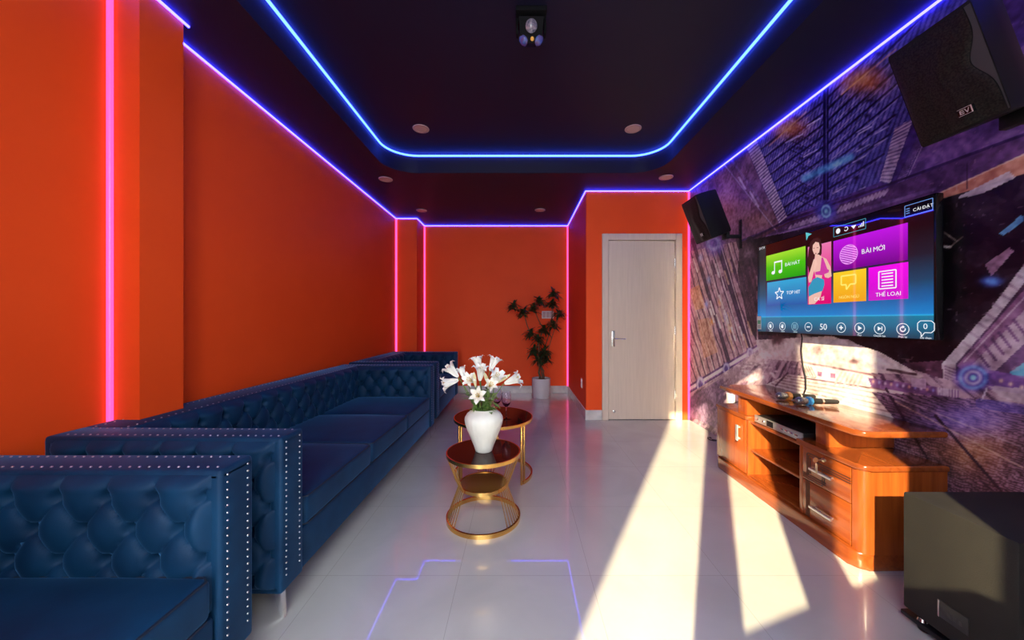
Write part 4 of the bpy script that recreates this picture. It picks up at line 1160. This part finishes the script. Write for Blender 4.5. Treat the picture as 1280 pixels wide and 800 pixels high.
# near drawer unit: side, post, inner side
slab('side_panel', 1.602, XW, 1.656, 1.715, .080, .471, .036, M['wood_z'], bev=.002, far=False)
cbx('divider', (1.604, 2.016, .080), (XW, 2.040, .471), M['wood_z'])
cbx('drawer_carcass', (1.63, 1.715, .08), (XW, 2.016, .47), M['wood_z'])
cbx('back_panel', (XW-.012, 2.04, .08), (XW, 2.52, .626), M['wood_y'])
def bar_handle(y0, y1, z, parent, vertical=False, z1=None, x=1.602):
    o = V((CX, CY, 0)); bm = BM()
    if vertical:
        box(bm, V((x-.026, y0, z))-o, V((x-.016, y1, z1))-o, bev=.003)
        for zz in (z+.01, z1-.022): box(bm, V((x-.018, y0+.004, zz))-o, V((x+.002, y1-.004, zz+.012))-o)
    else:
        box(bm, V((x-.026, y0, z-.007))-o, V((x-.014, y1, z+.007))-o, bev=.003)
        for yy in (y0+.012, y1-.024): box(bm, V((x-.016, yy, z-.005))-o, V((x+.002, yy+.012, z+.005))-o)
    obj('handle', bm, simple('satin_handle', (0.80, 0.79, 0.78), .35, metal=.85), parent)
dx = 1.602
d1 = cbx('drawer', (dx, 1.722, .288), (1.64, 2.012, .466), M['wood_y'], bev=.002)
d2 = cbx('drawer', (dx, 1.722, .086), (1.64, 2.012, .284), M['wood_y'], bev=.002)
bar_handle(1.805, 1.945, .367, d1); bar_handle(1.805, 1.945, .160, d2)
def groove(parent, rects):
    o = V((CX, CY, 0)); bm = BM()
    for y0, y1, z0, z1 in rects: box(bm, V((dx-.0012, y0, z0))-o, V((dx+.002, y1, z1))-o)
    obj('groove', bm, M['wood_dark'], parent, smooth=False)
g = .0052
groove(d1, [(1.722, 1.925, .405, .405+g), (1.722, 1.895, .393, .393+g), (1.722, 1.90, .381, .381+g), (1.86, 2.012, .318, .318+g), (1.86, 2.012, .306, .306+g), (1.88, 2.012, .294, .294+g),
            (1.98, 1.98+g, .306, .436), (1.970, 1.970+g, .318, .425), (1.958, 1.958+g, .33, .415), (1.88, 1.88+g, .294, .381), (1.868, 1.868+g, .306, .372), (1.88, 1.98, .436, .436+g), (1.89, 1.97, .424, .424+g)])
groove(d2, [(1.985, 1.985+g, .088, .284), (1.975, 1.975+g, .088, .284), (1.965, 1.965+g, .088, .284)])
bm = BM(); o_ = V((CX, CY, 0))
lathe(bm, [(.011, 0), (.011, .006), (.004, .008)], 16, M=Matrix.Translation(V((dx, 1.872, .440))-o_) @ frame_to((-1, 0, 0)))
box(bm, V((dx-.035, 1.869, .4385))-o_, V((dx-.006, 1.875, .4415))-o_); lathe(bm, [(.013, -.0015), (.013, .0015)], 14, M=Matrix.Translation(V((dx-.045, 1.872, .44))-o_) @ Matrix.Rotation(PI/2, 4, 'X'))
lathe(bm, [(.012, -.0012), (.012, .0012)], 14, M=Matrix.Translation(V((dx-.040, 1.872, .412))-o_) @ frame_to((-1, .35, 0)))
box(bm, V((dx-.042, 1.866, .370))-o_, V((dx-.039, 1.873, .405))-o_); box(bm, V((dx-.041, 1.874, .376))-o_, V((dx-.038, 1.880, .405))-o_)
obj('key', bm, simple('brass_key', (0.78, 0.72, 0.52), .3, metal=1), d1)
# far door unit
cbx('divider', (1.606, 2.500, .080), (XW, 2.524, .471), M['wood_z'])
cbx('far_side', (1.606, 2.878, .080), (XW, 2.894, .471), M['wood_z'])
cbx('door_carcass', (1.640, 2.524, .08), (XW, 2.878, .47), M['wood_z'])
dd_ = cbx('door', (1.602, 2.522, .088), (1.640, 2.884, .466), M['wood_z'], bev=.003)
bar_handle(2.578, 2.602, .30, dd_, True, .415)
# open shelf boards
cbx('shelf', (1.622, 2.04, .450), (XW-.012, 2.50, .466), M['wood_y']); cbx('shelf', (1.622, 2.04, .256), (XW-.012, 2.50, .272), M['wood_y'])
cbx('shelf', (1.612, 2.04, .080), (XW-.012, 2.50, .092), M['wood_y'])

# disc player on the upper shelf
pr = thing('disc_player', 'slim silver disc player on the top shelf of the wooden cabinet', 'disc player', (1.635, 2.27, .466))
bm = BM(); box(bm, (.008, -.205, .006), (.25, .205, .052), bev=.003); obj('casing', bm, M['black_plastic'], pr)
bm = BM(); box(bm, (0, -.207, .005), (.012, .207, .053), bev=.003); fp = obj('front_panel', bm, simple('silver_panel', (0.50, 0.49, 0.48), .35, metal=.7), pr)
bm = BM(); box(bm, (-.0015, .025, .010), (.002, .085, .048), bev=.001); obj('display', bm, M['black_gloss'], fp)
for y in (.165, .115):
    bm = BM(); lathe(bm, [(.007, 0), (.007, .006), (.003, .008)], 14, M=Matrix.Translation((0, y, .03)) @ frame_to((-1, 0, 0))); obj('knob', bm, M['chrome'], fp)
for k in range(4):
    bm = BM(); box(bm, (-.003, -.18+k*.038, .022), (.002, -.156+k*.038, .034), bev=.001); obj('button', bm, M['chrome'], fp)
for y in (-.17, .17):
    for x in (.03, .22):
        bm = BM(); lathe(bm, [(.010, 0), (.011, .007)], 12, c=(x, y, 0)); obj('foot', bm, M['black_plastic'], pr)

# microphones
mesh_m = noisy('mic_mesh', (0.10, 0.10, 0.10), (0.45, 0.45, 0.45), scale=160, rough=.35, metal=.8, detail=1)
def mic(label, head, tail, ringcol):
    hd, tl = V(head), V(tail); ax = (tl-hd); L = ax.length
    t = thing('microphone', label, 'microphone', hd, 0)
    Mx = frame_to(ax)
    bm = BM(); lathe(bm, [(.0001, -.024), (.012, -.021), (.020, -.012), (.0235, .002), (.0235, .012), (.019, .045), (.017, .052)], 22, M=Mx); obj('grille_head', bm, mesh_m, t)
    bm = BM(); lathe(bm, [(.018, .048), (.0265, .052), (.0265, .074), (.018, .078)], 8, M=Mx); obj('roll_ring', bm, simple('ring_'+label[:4], ringcol, .4), t, sharp=20)
    bm = BM(); lathe(bm, [(.018, .076), (.019, .09), (.0165, L*.7), (.0135, L-.008), (.010, L)], 20, M=Mx); hn = obj('handle', bm, M['black_plastic'], t)
    bm = BM(); lathe(bm, [(.0185, L*.55), (.0180, L*.60)], 16, M=Mx, cap=False); obj('badge_band', bm, M['steel'], hn)
mic('black microphone with an orange ring lying on the wooden cabinet', (1.700, 2.330, .655+.0258), (1.945, 2.345, .655+.0165), (0.75, 0.28, 0.05))
mic('black microphone with a blue ring lying on the wooden cabinet', (1.716, 2.185, .655+.0258), (1.965, 2.195, .655+.0165), (0.05, 0.35, 0.72))

# ---------------------------------------------------------------- subwoofer
carpet = noisy('charcoal_carpet', (0.0074, 0.0060, 0.0040), (0.0128, 0.0104, 0.0070), scale=9, rough=.75, bump=.12, bscale=260)
sw = thing('subwoofer', 'big charcoal subwoofer box on a wheeled board beside the wooden cabinet', 'subwoofer', (1.73, 1.24, 0))
bm = BM(); box(bm, (-.22, -.165, .052), (.25, .163, .502), bev=.008); obj('enclosure', bm, carpet, sw)
bm = BM(); box(bm, (-.222, -.17, .018), (.252, .17, .036), bev=.004); obj('base_board', bm, M['black_plastic'], sw)
for x in (-.19, .21):
    for y in (-.12, .11):
        bm = BM(); lathe(bm, [(.020, 0), (.022, .004), (.022, .012), (.016, .018)], 16, c=(x, y, 0)); obj('foot', bm, M['black_plastic'], sw)
        bm = BM(); lathe(bm, [(.016, .036), (.012, .046), (.016, .053)], 14, c=(x-.012, y, 0)); obj('riser_stud', bm, M['chrome'], sw)
bm = BM(); box(bm, (-.2235, -.045, .112), (-.219, .045, .172), bev=.002)
bd = obj('badge', bm, simple('badge_dark', (0.030, 0.029, 0.026), .35), sw)
bm = BM(); box(bm, (-.2255, .036, .112), (-.2225, .041, .172)); obj('badge_bar', bm, M['steel'], bd)
bm = BM()
for k in range(3): box(bm, (-.2242, -.028+k*.016, .130), (-.2228, -.019+k*.016, .146))
obj('badge_letters', bm, simple('badge_grey', (0.045, 0.044, 0.038), .4), bd)

# ---------------------------------------------------------------- wall speakers
def make_speaker(label, loc):
    """loc = lower far front corner B; front face leans down to the room"""
    t = thing('wall_speaker', label, 'loudspeaker', loc, 0, 'black wall speakers')
    W_, Hh = .27, .40; lean = math.atan2(.142, .372)
    up = V((-math.sin(lean), 0, math.cos(lean))); nrm = V((-math.cos(lean), 0, -math.sin(lean))); al = V((0, -1, 0))
    def P(s, h, d): return al*s+up*h-nrm*d          # s along toward camera, h up, d depth behind the front
    # enclosure: tapered body with rounded plan
    bm = BM()
    plan = [(0, .0), (0, .06), (.045, .17), (.085, .235), (.185, .235), (.225, .17), (W_, .06), (W_, 0)]
    rows = []
    for h, k in ((0, .96), (.012, 1), (Hh-.012, 1), (Hh, .97)):
        rows.append([bm.verts.new(P(W_/2+(s-W_/2)*k, h, d*k)) for s, d in plan])
    for a, b in zip(rows, rows[1:]):
        for i in range(len(plan)):
            j = (i+1) % len(plan); bm.faces.new((a[i], a[j], b[j], b[i]))
    bm.faces.new(rows[0][::-1]); bm.faces.new(rows[-1])
    enc = obj('enclosure', bm, simple('speaker_shell', (0.009, 0.009, 0.010), .5, spec=.25), t, sharp=30)
    # grille: raised, with a wavy near edge
    def edge(h):
        x = h/Hh
        return W_*(.97 - .15*math.exp(-((x-.52)/.16)**2) - .10*max(0, x-.45))
    bm = BM()
    def g(a, b):
        h = .010+b*(Hh-.022); s1 = edge(h); s0 = .006
        bul = .012*math.sin(PI*min(1, max(0, a)))**.5*math.sin(PI*b)**.5
        fold = .010*max(0, 1-abs(a-.62)/.2)*(1-b)
        return P(s0+(s1-s0)*a, h, -.004-bul-fold)
    grid(bm, g, 26, 40)
    gm = noisy('speaker_grille', (0.002, 0.002, 0.002), (0.017, 0.015, 0.012), scale=170, rough=.45, detail=0, spec=.25)
    gr = obj('grille', bm, gm, t, sharp=60)
    bm = BM()
    grid(bm, lambda a, b: P(edge(.01+b*(Hh-.022))+.002+a*(W_-.004-edge(.01+b*(Hh-.022))), .010+b*(Hh-.022), -.002), 3, 40)
    obj('side_trim', bm, simple('speaker_trim', (0.040, 0.041, 0.043), .45), t, sharp=60)
    # badge with the two-letter mark
    bs, bh = .178, .062; bw, bhh = .042, .026
    bm = BM()
    q = [P(bs-bw/2, bh-bhh/2, -.024), P(bs+bw/2, bh-bhh/2, -.024), P(bs+bw/2, bh+bhh/2, -.024), P(bs-bw/2, bh+bhh/2, -.024)]
    r_ = [p+nrm*-.012 for p in q]
    A = [bm.verts.new(p) for p in q]; B = [bm.verts.new(p) for p in r_]
    bm.faces.new(A); bm.faces.new(B[::-1])
    for i in range(4): bm.faces.new((A[i], A[(i+1) % 4], B[(i+1) % 4], B[i]))
    bd = obj('badge', bm, M['black_gloss'], t, smooth=False)
    bm = BM()
    def bq(pts):
        bm.faces.new([bm.verts.new(P(bs+s, bh+h, -.0246)) for s, h in pts])
    for h in (-bhh/2, bhh/2-.0015): bq([(-bw/2, h), (bw/2, h), (bw/2, h+.0015), (-bw/2, h+.0015)])
    bq([(bw/2-.004, -bhh/2), (bw/2, -bhh/2), (bw/2, bhh/2), (bw/2-.004, bhh/2)])
    for k in (-.007, -.001, .005): bq([(-.016, k), (-.003, k), (-.002, k+.0028), (-.015, k+.0028)])
    bq([(-.016, -.007), (-.013, -.007), (-.012, .0078), (-.015, .0078)])
    bq([(-.001, .008), (.002, .008), (.007, -.007), (.004, -.007)]); bq([(.004, -.007), (.007, -.007), (.014, .008), (.011, .008)])
    obj('badge_mark', bm, simple('badge_silver', (0.75, 0.72, 0.70), .3, metal=.6), bd, smooth=False)
    return t
sp1 = make_speaker('black speaker tilted down high on the printed wall above the subwoofer', (1.662, 1.470, 1.885))
dup(sp1, (1.667, 3.350, 1.885), 0, 'black speaker tilted down high on the printed wall beside the door')
def bracket(label, y):
    t = thing('speaker_bracket', label, 'bracket', (1.9935, y, 1.95), 0, 'speaker wall brackets')
    bm = BM(); box(bm, (-.004, -.018, -.13), (.006, .018, .13), bev=.002)
    for z in (-.11, -.04, .04, .11): lathe(bm, [(.007, 0), (.006, .005)], 10, M=Matrix.Translation((-.004, 0, z)) @ frame_to((-1, 0, 0)))
    obj('wall_plate', bm, M['black_plastic'], t)
    bm = BM(); box(bm, (-.13, -.014, -.035), (-.002, .014, -.005), bev=.003); lathe(bm, [(.020, -.02), (.020, .02)], 16, c=(-.125, 0, -.02)); box(bm, (-.145, -.04, -.045), (-.115, .04, .012), bev=.004)
    obj('arm', bm, M['black_plastic'], t)
bracket('black steel bracket on the printed wall holding the speaker above the subwoofer', 1.335)
bracket('black steel bracket on the printed wall holding the speaker beside the door', 3.215)

# loose cable end on the floor
bm = BM(); pts = []
for i in range(46):
    t_ = i/45; pts.append((.035*math.sin(t_*9)*(1-.5*t_), .10*(t_-.5)+.03*math.cos(t_*9), .0045+.004*(i % 9 == 0)))
tube(bm, pts, .0038, 7); o = obj('loose_cable', bm, M['black_plastic']); o.location = (1.885, 3.50, 0)
tag(o, 'small curled black cable end on the sunny floor by the printed wall', 'cable')

# ---------------------------------------------------------------- light
TE = .56; AZ = (.545, 1.0)
sd = V((AZ[0], AZ[1], -TE)).normalized()
L = bpy.data.lights.new('sun', 'SUN'); L.energy = 17.5; L.angle = math.radians(.6); L.color = (1.0, .85, .52)
so = bpy.data.objects.new('sun', L); COL.objects.link(so); so.rotation_euler = sd.to_track_quat('-Z', 'Y').to_euler(); so.location = (-2, -5, 4)
W = bpy.data.worlds.new('sky'); SC.world = W; W.use_nodes = True
bg = W.node_tree.nodes['Background']; bg.inputs['Color'].default_value = (.86, .93, 1.0, 1); bg.inputs['Strength'].default_value = 14.0
P = bpy.data.lights.new('front_opening_portal', 'AREA'); P.shape = 'RECTANGLE'; P.size = 3.8; P.size_y = 2.7; P.energy = 1
P.cycles.is_portal = True
po = bpy.data.objects.new('front_opening_portal', P); COL.objects.link(po); po.location = ((XL+XR)/2, YO-.01, 1.33); po.rotation_euler = V((0, 1, 0)).to_track_quat('-Z', 'Z').to_euler()

# ---------------------------------------------------------------- camera and view
cam = bpy.data.cameras.new('camera'); cam.sensor_width = 36; cam.lens = 36*F/1280; cam.shift_x = -9.3/1280; cam.clip_start = .02
co_ = bpy.data.objects.new('camera', cam); COL.objects.link(co_); co_.location = (0, 0, CAMZ); co_.rotation_euler = (PI/2, 0, 0)
SC.camera = co_
SC.view_settings.view_transform = 'Standard'; SC.view_settings.look = 'None'; SC.view_settings.gamma = 1
SC.view_settings.use_curve_mapping = False; SC.view_settings.exposure = 0
SC.cycles.max_bounces = 8; SC.cycles.diffuse_bounces = 5; SC.cycles.glossy_bounces = 5; SC.cycles.transmission_bounces = 6
SC.cycles.caustics_reflective = True; SC.cycles.blur_glossy = .1; SC.cycles.use_denoising = True
SC.cycles.sample_clamp_indirect = 0
